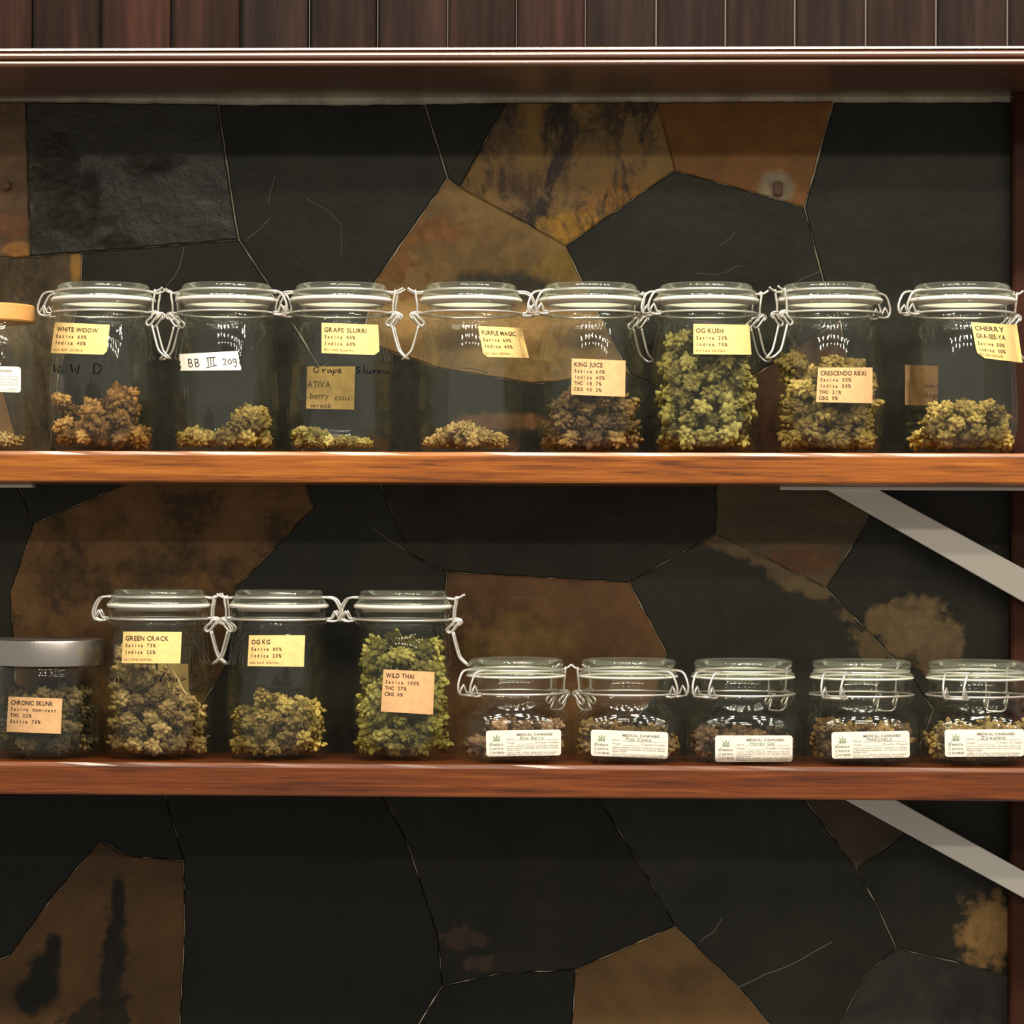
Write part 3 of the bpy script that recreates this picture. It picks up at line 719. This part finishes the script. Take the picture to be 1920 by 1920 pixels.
# ------------------------------------------------------------------ labels and print
_g = {}
def glyph(ch, bold=False):
    key = (ch, bold)
    if key not in _g:
        cu = bpy.data.curves.new('glyph', 'FONT'); cu.body = ch; cu.size = 1.0; cu.resolution_u = 3
        cu.offset = .018 if bold else 0.0
        ob = bpy.data.objects.new('glyph', cu); C.objects.link(ob)
        dg = bpy.context.evaluated_depsgraph_get(); ev = ob.evaluated_get(dg); me = ev.to_mesh()
        v = np.array([(p.co.x, p.co.y) for p in me.vertices]) if len(me.vertices) else np.zeros((0, 2))
        f = [tuple(p.vertices) for p in me.polygons]
        wd = (v[:, 0].min(), v[:, 0].max()) if len(v) else (0, .3)
        ev.to_mesh_clear(); bpy.data.objects.remove(ob); bpy.data.curves.remove(cu)
        _g[key] = (v, f, wd)
    return _g[key]
class Print:
    """flat print collected in label coordinates (pixels from the label's top left corner)"""
    def __init__(s): s.v = []; s.f = []
    def add(s, v, f):
        n = len(s.v); s.v += [tuple(p) for p in v]; s.f += [tuple(i + n for i in q) for q in f]
    def mono(s, txt, x, y, size, pitch, squeeze=.9, bold=False, lim=None):
        for i, ch in enumerate(txt):
            if ch == ' ': continue
            v, f, wd = glyph(ch, bold); cxm = (wd[0] + wd[1]) / 2
            k = min(size * squeeze, pitch * .95 / max(.3, wd[1] - wd[0]))
            s.add([(x + (i + .5) * pitch + (p[0] - cxm) * k, y - p[1] * size) for p in v], f)
    def text(s, txt, x, y, size, width=None, bold=False, slant=0.0):
        cur = 0; items = []
        for ch in txt:
            if ch == ' ': cur += .34; continue
            v, f, wd = glyph(ch, bold); items.append((cur - wd[0], v, f)); cur += wd[1] - wd[0] + .09
        k = size if width is None else width / cur
        for (o, v, f) in items:
            s.add([(x + (o + p[0]) * k + slant * p[1] * size, y - p[1] * size) for p in v], f)
    def micro(s, x, y, width, hgt, words, pitch=1.9, seed=1):
        """print too fine to read: rows of little strokes"""
        r = random.Random(seed); cur = x
        tot = sum(words) + len(words) - 1
        pitch = width / tot
        for wlen in words:
            for i in range(wlen):
                hh = hgt * (1.5 if r.random() < .25 else 1.0)
                s.add([(cur, y), (cur + pitch * .42, y), (cur + pitch * .42, y - hh), (cur, y - hh)], [(0, 1, 2, 3)])
                if r.random() < .6:
                    q = y - hgt * r.choice([.0, .4, .8]); s.add([(cur, q), (cur + pitch * .95, q), (cur + pitch * .95, q - hgt * .22), (cur, q - hgt * .22)], [(0, 1, 2, 3)])
                cur += pitch
            cur += pitch
    def bar(s, x0, x1, y, h):
        n = max(1, int((x1 - x0) / 8)); 
        for i in range(n):
            a = x0 + (x1 - x0) * i / n; b = x0 + (x1 - x0) * (i + 1) / n
            s.add([(a, y), (b, y), (b, y - h), (a, y - h)], [(0, 1, 2, 3)])
    def stroke(s, pts, wd):
        P = [np.array(p, float) for p in pts]; v = []
        for i in range(len(P)):
            a = P[max(0, i - 1)]; b = P[min(len(P) - 1, i + 1)]; t = b - a; t /= np.linalg.norm(t) + 1e-9
            nrm = np.array([-t[1], t[0]]) * wd / 2; v += [P[i] + nrm, P[i] - nrm]
        s.add(v, [(2 * i, 2 * i + 1, 2 * i + 3, 2 * i + 2) for i in range(len(P) - 1)])

def quad_map(cor, W, H):
    cor = np.array(cor, float)
    def fn(v):
        v = np.array(v, float); u = v[:, 0] / W; t = v[:, 1] / H
        p = (1 - u)[:, None] * (1 - t)[:, None] * cor[0] + u[:, None] * (1 - t)[:, None] * cor[1] + u[:, None] * t[:, None] * cor[2] + (1 - u)[:, None] * t[:, None] * cor[3]
        return p[:, 0], p[:, 1]
    return fn
def label(j, cor, mat, prints, rad=0.0, name='label', back=False, torn=0, notch=None, lab=None):
    """a paper label lying on jar j; cor: its corners in the photo (TL, TR, BR, BL); prints: [(Print, material)]"""
    W = float(np.linalg.norm(np.array(cor[1]) - cor[0])); H = float(np.linalg.norm(np.array(cor[3]) - cor[0]))
    fn = quad_map(cor, W, H)
    rows = sorted(set([0, H] + [H * k / 8 for k in range(9)] + ([rad * (1 - math.cos(a)) for a in np.linspace(0, math.pi / 2, 5)] + [H - rad * (1 - math.cos(a)) for a in np.linspace(0, math.pi / 2, 5)] if rad else [])))
    nu = 16; V = []; Fc = []
    rr = random.Random(int(cor[0][0]) + 5)
    for y in rows:
        ins = 0
        if rad:
            e = min(y, H - y)
            if e < rad: ins = rad - math.sqrt(max(0, rad * rad - (rad - e) ** 2))
        l, r_ = ins, W - ins
        if torn: l += rr.uniform(0, torn); r_ -= rr.uniform(0, torn)
        if notch:      # (side, size): a rounded or torn lower corner
            e = H - y
            if e < notch[1]:
                q = notch[1] - math.sqrt(max(0, notch[1] ** 2 - (notch[1] - e) ** 2))
                if notch[0] == 'R': r_ -= q
                else: l += q
        V += [(l + (r_ - l) * k / nu, y) for k in range(nu + 1)]
    for i in range(len(rows) - 1):
        for k in range(nu):
            a = i * (nu + 1) + k; Fc.append((a, a + nu + 1, a + nu + 2, a + 1))
    off = .0005 if not back else -.0008
    P3 = ray_hit(j, *fn(V), off, back)
    o = mesh_obj(name, P3, Fc, mat, j.root, True)
    if lab: o['label'] = lab
    for (p, m) in prints:
        if not p.v: continue
        Q = ray_hit(j, *fn(p.v), off + (.00025 if not back else -.00035), back)
        mesh_obj('print', Q, p.f, m, o)
    return o
def write_on(j, p, mat, name='handwriting', back=False):
    v = np.array(p.v); Q = ray_hit(j, v[:, 0], v[:, 1], .0004 if not back else -.0006, back)
    return mesh_obj(name, Q, p.f, mat, j.root)

def kraft(j, cor, head, rows, micro=True, mat=None, hw=None, **kw):
    mat = mat or M_KRAFT
    W = float(np.linalg.norm(np.array(cor[1]) - cor[0])); H = float(np.linalg.norm(np.array(cor[3]) - cor[0]))
    p = Print(); q = Print(); r = Print()
    heads = head if isinstance(head, list) else [head]
    step = 11.4 if len(rows) + len(heads) > 3 else 12.4
    y = 16.5 if len(heads) + len(rows) < 4 else 14.5
    for hd in heads:
        p.text(hd, 5, y, 11.8, hw or 7.0 * len(hd), bold=True); y += step + (3 if len(heads) > 1 else 1)
    y -= 1
    for t in rows:
        q.mono(t, 4.5, y, 9.0, 5.8 if W > 95 else 5.2, bold=True); y += step
    if micro: r.micro(4.5, H - 5, 54 if W > 95 else 46, 3.2, [4, 5, 9], seed=int(cor[0][0]))
    return label(j, cor, mat, [(p, M_INK), (q, M_INK), (r, M_INKP)], **kw)

kraft(J[1], [(103, 604), (206, 609), (200, 665), (95, 662)], 'WHITE WIDOW', ['Sativa 60%', 'Indica 40%'], hw=78, notch=('R', 6))
kraft(J[3], [(603, 605), (709, 609), (712, 666), (603, 662)], 'GRAPE SLURRI', ['Sativa 40%', 'Indica 60%'], hw=80, notch=('R', 10))
kraft(J[4], [(896, 611), (978, 615), (992, 671), (907, 669)], 'PURPLE MAGIC', ['Sativa 60%', 'Indica 40%'], hw=64, notch=('L', 7))
kraft(J[5], [(1072, 672), (1173, 676), (1172, 744), (1071, 740)], 'KING JUICE', ['Sativa 60%', 'Indica 40%', 'THC 18.7%', 'CBG <0.2%'], False, M_KRAFT2, 54)
kraft(J[6], [(1300, 607), (1405, 609), (1409, 665), (1300, 664)], 'OG KUSH', ['Sativa 25%', 'Indica 75%'], hw=52)
kraft(J[7], [(1534, 689), (1636, 689), (1636, 756), (1530, 754)], 'CRESCENDO RBX1', ['Sativa 50%', 'Indica 50%', 'THC 21%', 'CBG 0%'], False, M_KRAFT2, 86)
kraft(J[8], [(1821, 604), (1907, 609), (1917, 680), (1833, 670)], ['CHERRY', 'GRA-SEE-YA'], ['Sativa 50%', 'Indica 50%'], True, None, 56, notch=('L', 14))
kraft(J[10], [(16, 1306), (117, 1310), (114, 1376), (12, 1372)], 'CHRONIC SKUNK', ['Sativa dominant', 'THC 22%', 'Sativa 70%'], False, M_KRAFT2, 80)
kraft(J[11], [(231, 1184), (341, 1185), (338, 1244), (228, 1243)], 'GREEN CRACK', ['Sativa 75%', 'Indica 25%'], hw=82)
kraft(J[12], [(467, 1191), (572, 1191), (570, 1250), (464, 1249)], 'OG KG', ['Sativa 80%', 'Indica 20%'], hw=36)
kraft(J[13], [(719, 1255), (815, 1260), (812, 1340), (714, 1334)], 'WILD THAI', ['Sativa 100%', 'THC 27%', 'CBG 0%'], False, M_KRAFT2, 54)

# handwritten tape: BB III 20g
p = Print(); wd = 1.7
def sc(pts, x, y, k=1.0): return [(x + a * k, y + b * k) for a, b in pts]
Bs = [[(0, 0), (0, 14)], [(0, 0), (5, 1), (6, 4), (4, 6.5), (0, 7), (5, 7.5), (7, 11), (5, 14), (0, 14)]]
for x in (17, 29):
    for st in Bs: p.stroke(sc(st, x, 10), wd)
for x in (53, 58, 63): p.stroke([(x, 9), (x, 23)], wd)
p.stroke([(50, 9.5), (68, 8.5)], wd); p.stroke([(48, 26.5), (68, 22.5)], wd)
p.stroke(sc([(0, 3), (3, 0), (6, 2), (5, 6), (0, 11), (7, 10)], 80, 11), wd)
p.stroke(sc([(3, 0), (6, 2), (6, 6), (3, 8), (0, 6), (0, 2), (3, 0)], 90, 13), wd)
p.stroke(sc([(6, 2), (3, 0), (0, 2), (1, 6), (5, 6), (6, 1), (6, 10), (3, 14), (0, 12)], 99, 12), wd)
label(J[2], [(335, 664), (447, 658), (453, 694), (338, 695)], M_WPAPER, [(p, M_BLACKINK)], name='tape_strip', torn=2.5, lab='torn white tape strip')

# marker on the glass
p = Print()
for st in ([(101, 683), (103, 698), (106, 690), (109, 700), (113, 685)], [(133, 682), (136, 698), (141, 692), (145, 701), (149, 684)],
           [(176, 683), (176, 702), (184, 700), (190, 693), (188, 685), (181, 682), (176, 683)]):
    p.stroke(st, 2.2)
write_on(J[1], p, M_MARK)
p = Print()
for st in ([(599, 690), (592, 687), (588, 693), (590, 698), (596, 698), (597, 694)], [(605, 692), (606, 699), (606, 694), (611, 692)], [(619, 693), (614, 695), (615, 699), (620, 697), (620, 693), (622, 699)],
           [(626, 693), (624, 704), (626, 694), (631, 693), (630, 698), (625, 698)], [(635, 696), (640, 694), (637, 691), (634, 695), (636, 699), (641, 698)],
           [(676, 688), (670, 689), (671, 693), (675, 696), (672, 700), (668, 699)], [(683, 686), (682, 700)], [(688, 694), (688, 700), (693, 700), (694, 694), (695, 701)], [(700, 694), (700, 701), (701, 696), (706, 694)],
           [(710, 694), (710, 701), (712, 696), (716, 695)], [(720, 695), (720, 701), (724, 700), (725, 695)], [(729, 695), (729, 701)]):
    p.stroke(st, 2.0)
write_on(J[3], p, M_MARK)
p = Print()
for st in ([(207, 1270), (210, 1278), (214, 1270)], [(218, 1272), (219, 1279)], [(226, 1272), (224, 1279), (231, 1274)], [(300, 1279), (303, 1270), (309, 1262)], [(318, 1270), (317, 1279), (322, 1273)], [(326, 1271), (326, 1279), (331, 1278), (331, 1271)], [(342, 1269), (340, 1277), (348, 1272)]):
    if st[0][0] == 300: write_on(J[11], p, M_MARK); p = Print()
    p.stroke(st, 2.2)
write_on(J[11], p, M_MARK)

# papers seen through the glass, stuck on the far side
p = Print(); W3 = 90
p.text('ATIVA', 1, 39, 17, 45); p.text('berry', 7, 60, 15, 36); p.text('cou', 53, 62, 14, 29); p.stroke([(1, 58), (3, 57)], 1.6); p.text('wreck', 7, 77, 13, 42)
label(J[3], [(576, 687), (666, 687), (664, 768), (574, 766)], M_KRAFTB, [(p, M_INK)], name='back_label', back=True, lab='tan paper seen through the glass')
p = Print(); p.text('>>/', 38, 43, 13, 26); p.text('Ange', 36, 60, 13, 30)
label(J[8], [(1697, 684), (1759, 686), (1758, 761), (1697, 759)], M_KRAFTD, [(p, M_INK)], name='back_label', back=True, lab='tan paper seen through the glass')
label(J[11], [(296, 1243), (353, 1245), (354, 1300), (296, 1300)], M_KRAFTB, [], name='back_label', back=True)
label(J[0], [(-62, 735), (6, 737), (29, 822), (-62, 822)], M_KRAFTD, [], name='back_label', back=True)

def med(j, cor, name, pen, wname, seed):
    W = float(np.linalg.norm(np.array(cor[1]) - cor[0])); k = W / 142.0
    g = Print(); d = Print(); l = Print(); n_ = Print()
    cx, cy = 20 * k, 20 * k                            # the leaf
    for a, L in ((90, 14), (58, 13), (122, 13), (24, 9.5), (156, 9.5), (4, 7), (176, 7)):
        a = math.radians(a); dx, dy = math.cos(a), -math.sin(a); w_ = L * .075
        l.add([(cx, cy), (cx + dx * L * .55 * k - dy * w_ * k, cy + dy * L * .55 * k + dx * w_ * k), (cx + dx * L * k, cy + dy * L * k), (cx + dx * L * .55 * k + dy * w_ * k, cy + dy * L * .55 * k - dx * w_ * k)], [(0, 1, 2, 3)])
    d.text('MEDICAL CANNABIS', 58 * k, 10.5 * k, 6.4 * k, 68 * k, bold=True)
    for i, t in enumerate(('INDICA', 'SATIVA', 'HYBRID')):
        yy = (28.5 + i * 7.6) * k
        d.text(t, 13 * k, yy, 5.0 * k, (20 if i < 2 else 22) * k, bold=True)
        g.stroke([(8.5 * k + 2.2 * k * math.cos(q), yy - 1.9 * k + 2.2 * k * math.sin(q)) for q in np.linspace(0, 6.28, 13)], .55 * k)
    n_.stroke([(6.5 * k, 24 * k), (8.5 * k, 28.5 * k), (13 * k, 20 * k)], .9 * k)
    g.text('Name:', 39 * k, 18.5 * k, 5 * k, 16 * k); g.bar(57 * k, 137 * k, 19 * k, .5 * k)
    g.text('Weight:', 39 * k, 25.5 * k, 5 * k, 18 * k); g.bar(59 * k, 92 * k, 26.5 * k, .5 * k)
    for x in (95, 119):
        g.stroke([(x * k + 2 * k * math.cos(q), 23.6 * k + 2 * k * math.sin(q)) for q in np.linspace(0, 6.28, 11)], .5 * k)
        g.micro((x + 4) * k, 25.5 * k, 16 * k, 2.4 * k, [6], seed=seed + x)
    for i, (y, x1, ws) in enumerate(((31.2, 137, [7, 9, 8, 10, 9]), (35.2, 137, [6, 10, 11, 4, 9, 8]), (38.8, 66, [9, 7]), (43.6, 136, [8, 5, 8, 11, 4, 9]), (47, 132, [10, 5, 8, 9, 10]))):
        g.micro(39 * k, y * k, (x1 - 39) * k, 1.7 * k, ws, seed=seed + i)
    n_.text(name, 64 * k, 17.6 * k, 8.2 * k, wname * k, slant=.12)
    label(j, cor, M_WPAPER, [(g, M_GREY), (d, M_GREYD), (l, M_GREEN), (n_, pen)], rad=5.0 * k)
med(J[21], [(911, 1370), (1052, 1368), (1052, 1416), (912, 1419)], 'Blue Berry', M_GREENPEN, 46, 11)
med(J[22], [(1108, 1368), (1253, 1373), (1252, 1423), (1108, 1417)], 'Pink Costa', M_GREYD, 48, 23)
med(J[23], [(1341, 1379), (1486, 1379), (1486, 1428), (1341, 1429)], 'Honey Gel', M_GREENPEN, 46, 35)
med(J[24], [(1559, 1373), (1705, 1370), (1706, 1420), (1560, 1423)], 'MARCHELS', M_GREYD, 46, 47)
med(J[25], [(1771, 1368), (1920, 1367), (1920, 1418), (1772, 1419)], 'Zyxalela', M_GREYD, 46, 59)
med(J[0], [(-105, 683), (39, 688), (39, 736), (-105, 732)], 'Book', M_GREYD, 40, 71)

# ------------------------------------------------------------------ buds
def ico(sub):
    bm = bmesh.new(); bmesh.ops.create_icosphere(bm, subdivisions=sub, radius=1.0)
    v = np.array([p.co[:] for p in bm.verts]); f = [tuple(q.index for q in p.verts) for p in bm.faces]; bm.free(); return v, f
I1, I2, I0 = ico(2), ico(3), ico(1)
def frame(d):
    d = d / np.linalg.norm(d); a = np.array([0, 0, 1.]) if abs(d[2]) < .9 else np.array([1., 0, 0])
    u = np.cross(a, d); u /= np.linalg.norm(u); return np.stack([u, np.cross(d, u), d], 1)
def bud_mesh(seed, n, lo=False):
    r = np.random.default_rng(seed); m = MB()
    ax = np.array([r.uniform(.72, .9), r.uniform(.72, .9), r.uniform(1.0, 1.3)])
    cv, cf = (I0 if lo else I1)
    m.add(cv * ax * .62, cf)
    bv, bf = (I1 if not lo else I0)
    for i in range(n):
        t = (i + .5) / n; ph = i * 2.39996 + r.uniform(-.3, .3); z = 1 - 2 * t
        d = np.array([math.sqrt(1 - z * z) * math.cos(ph), math.sqrt(1 - z * z) * math.sin(ph), z])
        s = r.uniform(.13, .36)
        dd = d + np.array([0, 0, .55]) + r.normal(0, .25, 3)
        Fm = frame(dd)
        sh = bv.copy(); tp = np.clip(sh[:, 2:3], -1, 1)
        sh = sh * np.array([1, 1, 1.55]); sh[:, :2] *= (1 - .35 * tp)
        pos = d * ax * r.uniform(.52, .92)
        m.add((sh * s) @ Fm.T + pos, bf)
    if not lo:
        for i in range(14):                       # small curled leaves and hairs
            d = r.normal(0, 1, 3); d /= np.linalg.norm(d); Fm = frame(d + r.normal(0, .5, 3)); L = r.uniform(.35, .75); wv = r.uniform(.035, .10)
            base = d * ax * .72; pts = []
            for k, (tt, ww) in enumerate(((0, .5), (.4, 1), (.75, .7), (1, .05))):
                c = Fm @ np.array([r.normal(0, .05) + .18 * tt * tt, 0, tt * L]); e = Fm @ np.array([0, wv * ww, 0])
                pts += [base + c - e, base + c + e]
            m.add(pts, [(2 * k, 2 * k + 1, 2 * k + 3, 2 * k + 2) for k in range(3)])
    me = bpy.data.meshes.new('bud'); me.from_pydata(m.v, [], m.f); me.update()
    me.polygons.foreach_set('use_smooth', [True] * len(me.polygons)); me.materials.append(None)
    return me
PROTO = [bud_mesh(100 + i, 30 + 3 * (i % 4)) for i in range(10)]
LOW = []
for i in range(4):
    r_ = bud_mesh(300 + i, 16, True); LOW.append((np.array([v.co[:] for v in r_.vertices]), [tuple(p.vertices) for p in r_.polygons])); bpy.data.meshes.remove(r_)

def bud_mat(name, c_dark, c_mid, c_hi, hair=(150, 92, 40)):
    m, nt, out = new_mat(name); p = principled(nt, out)
    tc = N(nt, 'ShaderNodeTexCoord'); oi = N(nt, 'ShaderNodeObjectInfo')
    n1 = noise(nt, tc.outputs['Object'], 2.2, 4, .6); n2 = noise(nt, tc.outputs['Object'], 9, 5, .7)
    f = math_(nt, 'ADD', math_(nt, 'MULTIPLY', n1, .45), math_(nt, 'ADD', math_(nt, 'MULTIPLY', n2, .4), math_(nt, 'MULTIPLY', oi.outputs['Random'], .15)))
    col = ramp(nt, f, [(.38, rgba(c_dark)), (.5, rgba(c_mid)), (.61, rgba(c_hi))])
    n3 = noise(nt, tc.outputs['Object'], 5, 3, .7, 1.5)
    col = mixc(nt, ramp(nt, n3, [(.6, (0, 0, 0, 1)), (.66, (.8, .8, .8, 1))]), col, rgba(hair))
    hs = N(nt, 'ShaderNodeHueSaturation'); nt.links.new(col, hs.inputs['Color'])
    nt.links.new(math_(nt, 'ADD', math_(nt, 'MULTIPLY', oi.outputs['Random'], .55), .85), hs.inputs['Value'])
    nt.links.new(hs.outputs[0], p.inputs['Base Color'])
    p.inputs['Roughness'].default_value = .7; p.inputs['Specular IOR Level'].default_value = .3
    bump(nt, noise(nt, tc.outputs['Object'], 16, 4, .7), .6, .08, p)
    return m
BM = {
 'gold': bud_mat('golden_brown_bud', (92, 64, 28), (160, 120, 60), (206, 166, 94), (170, 112, 44)),
 'olive': bud_mat('olive_bud', (88, 74, 34), (150, 130, 66), (198, 178, 100)),
 'pale': bud_mat('pale_green_bud', (112, 102, 48), (166, 154, 84), (206, 196, 124), (170, 130, 60)),
 'tan': bud_mat('tan_bud', (96, 78, 42), (154, 130, 78), (198, 174, 112)),
 'brown': bud_mat('brown_olive_bud', (78, 60, 34), (132, 106, 62), (176, 148, 92)),
 'green': bud_mat('green_bud', (68, 66, 30), (126, 118, 58), (178, 170, 96), (146, 110, 50)),
 'lime': bud_mat('yellow_green_bud', (86, 84, 34), (144, 138, 64), (196, 188, 104), (150, 120, 56)),
 'dull': bud_mat('dull_brown_bud', (52, 46, 26), (92, 80, 46), (128, 112, 68)),
 'mauve': bud_mat('pinkish_brown_bud', (84, 62, 44), (134, 104, 76), (176, 142, 106), (160, 116, 60)),
}
def fill(j, top, mat, what, group, rmin=.0095, rmax=.013, nmax=40, step=9, seed=0):
    """drop buds one by one into the jar until the heap reaches the outline 'top' (photo pixels)"""
    r = np.random.default_rng(seed + 40)
    tx = []; tz = []
    for (px, py) in top:
        q = at(px, py, j.loc[1]); tx.append(q[0] - j.loc[0]); tz.append(q[2] - j.loc[2])
    z0 = float(j.rin(0.0) * 0 + .0068); Pp = np.zeros((0, 3)); Rr = np.zeros(0); fails = 0
    while fails < 70 and len(Rr) < 260:
        rad = r.uniform(rmin, rmax); K = 40
        rin = float(j.rin(z0 + rad * 1.2)) * j.sx - rad * .92
        a = r.uniform(0, 2 * math.pi, K); q = np.sqrt(r.uniform(0, 1, K)); q = np.where(r.uniform(0, 1, K) < .5, r.uniform(.85, 1, K), q) * (j.rin(.04) * j.sx - rad * .92)
        if j.sq: q = q * 1.06
        X = q * np.cos(a); Yv = q * np.sin(a)
        Z = np.full(K, z0 + rad * .78)
        if len(Rr):
            d2 = (X[:, None] - Pp[None, :, 0]) ** 2 + (Yv[:, None] - Pp[None, :, 1]) ** 2
            rs = (Rr[None] + rad) * .80; h2 = rs ** 2 - d2
            Z = np.maximum(Z, np.where(h2 > 0, Pp[None, :, 2] + np.sqrt(np.maximum(h2, 0)), -1).max(1))
        lim = np.interp(X, tx, tz)
        rr = j.rin(Z) * j.sx - rad * .9
        ok = (Z + rad * .72 <= lim) & ((np.hypot(X, Yv) <= rr * (1.1 if j.sq else 1.0)) | (Z < .022) & (np.hypot(X, Yv) <= rr + .006))
        if not ok.any(): fails += 1; continue
        fails = 0
        sc_ = np.where(ok, Z, 9); k = int(np.argmin(sc_)); Pp = np.vstack([Pp, [X[k], Yv[k], Z[k]]]); Rr = np.append(Rr, rad)
    # those you can see from the front stand alone, the hidden rest of a full jar is one heap
    order = np.argsort(Pp[:, 1] - .35 * np.clip(Pp[:, 2] - np.interp(Pp[:, 0], tx, tz) + .03, 0, .03))
    mb = MB(); n = 0
    for rank, i in enumerate(order):
        R3 = np.array(Euler(r.uniform(0, 6.28, 3)).to_matrix())
        if rank < nmax:
            me = PROTO[int(r.integers(len(PROTO)))]
            o = bpy.data.objects.new('bud', me); C.objects.link(o)
            o.location = np.array(j.loc) + Pp[i]; o.rotation_euler = r.uniform(0, 6.28, 3)
            k = Rr[i] * .90; o.scale = (k, k, k)
            o.material_slots[0].link = 'OBJECT'; o.material_slots[0].material = mat
            tag(o, what, 'bud', group); n += 1
        else:
            v, f = LOW[int(r.integers(4))]; mb.add((v * Rr[i] * 1.0) @ R3.T + Pp[i], f)
    if mb.v:
        o = mb.build('bud_heap', mat, None, True); o.location = j.loc
        # object coordinates of the heap are metres, the loose buds are unit sized
        tag(o, 'heap of ' + what.replace('dried ', '', 1).replace(' bud ', ' buds ', 1) + ', behind the front ones', 'buds', group, 'stuff')
    return n
tot = 0
tot += fill(J[0], [(-110, 800), (20, 806), (32, 826), (60, 850)], BM['tan'], 'dried pale bud in the wooden-lidded jar', 'buds in the wooden-lidded jar', .006, .009, nmax=10, seed=1)
tot += fill(J[1], [(92, 728), (120, 732), (130, 785), (165, 790), (180, 752), (225, 722), (238, 722), (244, 790), (275, 808), (292, 835)], BM['gold'], 'dried golden-brown bud in the leftmost tall jar of the upper shelf', 'buds in the leftmost tall jar', nmax=26, seed=2)
tot += fill(J[2], [(320, 818), (360, 802), (410, 812), (430, 788), (455, 758), (495, 760), (515, 795), (530, 820)], BM['olive'], 'dried olive bud in the jar with the white tape strip', 'buds in the taped jar', nmax=18, seed=3)
tot += fill(J[3], [(540, 806), (570, 798), (605, 806), (615, 820), (680, 820), (712, 830), (740, 848)], BM['pale'], 'dried pale green bud in the jar with two papers', 'buds in the two-paper jar', .0052, .0078, nmax=30, seed=4)
tot += fill(J[4], [(780, 835), (800, 822), (820, 808), (855, 795), (870, 788), (900, 802), (940, 815), (955, 846), (985, 852)], BM['tan'], 'dried tan bud in the jar with the slanted label', 'buds in the slanted-label jar', .0068, .0098, nmax=20, seed=5)
tot += fill(J[5], [(1005, 795), (1045, 785), (1055, 728), (1090, 722), (1150, 735), (1205, 740)], BM['brown'], 'dried brownish bud in the half-full jar with a low tan label', 'buds in the half-full tan-label jar', nmax=24, seed=6)
tot += fill(J[6], [(1220, 640), (1270, 608), (1425, 655)], BM['green'], 'dried green bud in the upper jar filled to the neck', 'buds in the full green jar', .0105, .0140, nmax=32, seed=7)
tot += fill(J[7], [(1450, 660), (1490, 660), (1505, 688), (1540, 686), (1570, 655), (1600, 675), (1660, 735)], BM['olive'], 'dried olive bud in the jar with the tan label at mid height', 'buds in the mid-label jar', .0105, .0138, nmax=30, seed=8)
tot += fill(J[8], [(1695, 808), (1730, 792), (1755, 752), (1800, 756), (1850, 750), (1878, 768), (1892, 820), (1915, 850)], BM['olive'], 'dried olive bud in the rightmost tall jar of the upper shelf', 'buds in the rightmost tall jar', nmax=18, seed=9)
tot += fill(J[10], [(-15, 1290), (90, 1275), (190, 1290)], BM['dull'], 'dried dull brown bud in the steel-lidded jar', 'buds in the steel-lidded jar', nmax=20, seed=10)
tot += fill(J[11], [(195, 1235), (230, 1208), (290, 1250), (320, 1278), (370, 1305), (397, 1355)], BM['tan'], 'dried greenish tan bud in the tall jar beside the steel-lidded one', 'buds beside the steel-lidded jar', nmax=34, seed=11)
tot += fill(J[12], [(425, 1305), (470, 1322), (500, 1288), (520, 1305), (570, 1305), (620, 1340)], BM['olive'], 'dried olive bud in the middle tall jar of the lower shelf', 'buds in the middle lower jar', nmax=24, seed=12)
tot += fill(J[13], [(660, 1192), (755, 1185), (850, 1205)], BM['lime'], 'dried yellow-green bud in the packed tall jar of the lower shelf', 'buds in the packed lower jar', .0105, .0138, nmax=34, seed=13)
for k, (jj, tp, mt, wh) in enumerate((
    (21, [(865, 1385), (900, 1378), (935, 1348), (1065, 1346)], 'mauve', 'leftmost square jar'),
    (22, [(1075, 1348), (1140, 1345), (1280, 1370)], 'brown', 'second square jar'),
    (23, [(1285, 1355), (1350, 1360), (1500, 1365)], 'mauve', 'middle square jar'),
    (24, [(1508, 1345), (1720, 1350)], 'brown', 'fourth square jar'),
    (25, [(1726, 1360), (1800, 1350), (1940, 1345)], 'tan', 'rightmost square jar'))):
    tot += fill(J[jj], tp, BM[mt], 'dried bud in the ' + wh, 'buds in the ' + wh, nmax=14, seed=20 + k)
mb = MB(); mb.tube([tuple(at(a, b, YJ - .030)) for a, b in ((312, 1243), (322, 1256), (334, 1275), (343, 1293), (350, 1302))], .0008, 6)
tag(mb.build('stem', simple('pale_stem', (206, 186, 128), .7), None, True), 'thin pale dried stem leaning inside the tall jar beside the steel-lidded one', 'stem')
print('BUDS', tot)
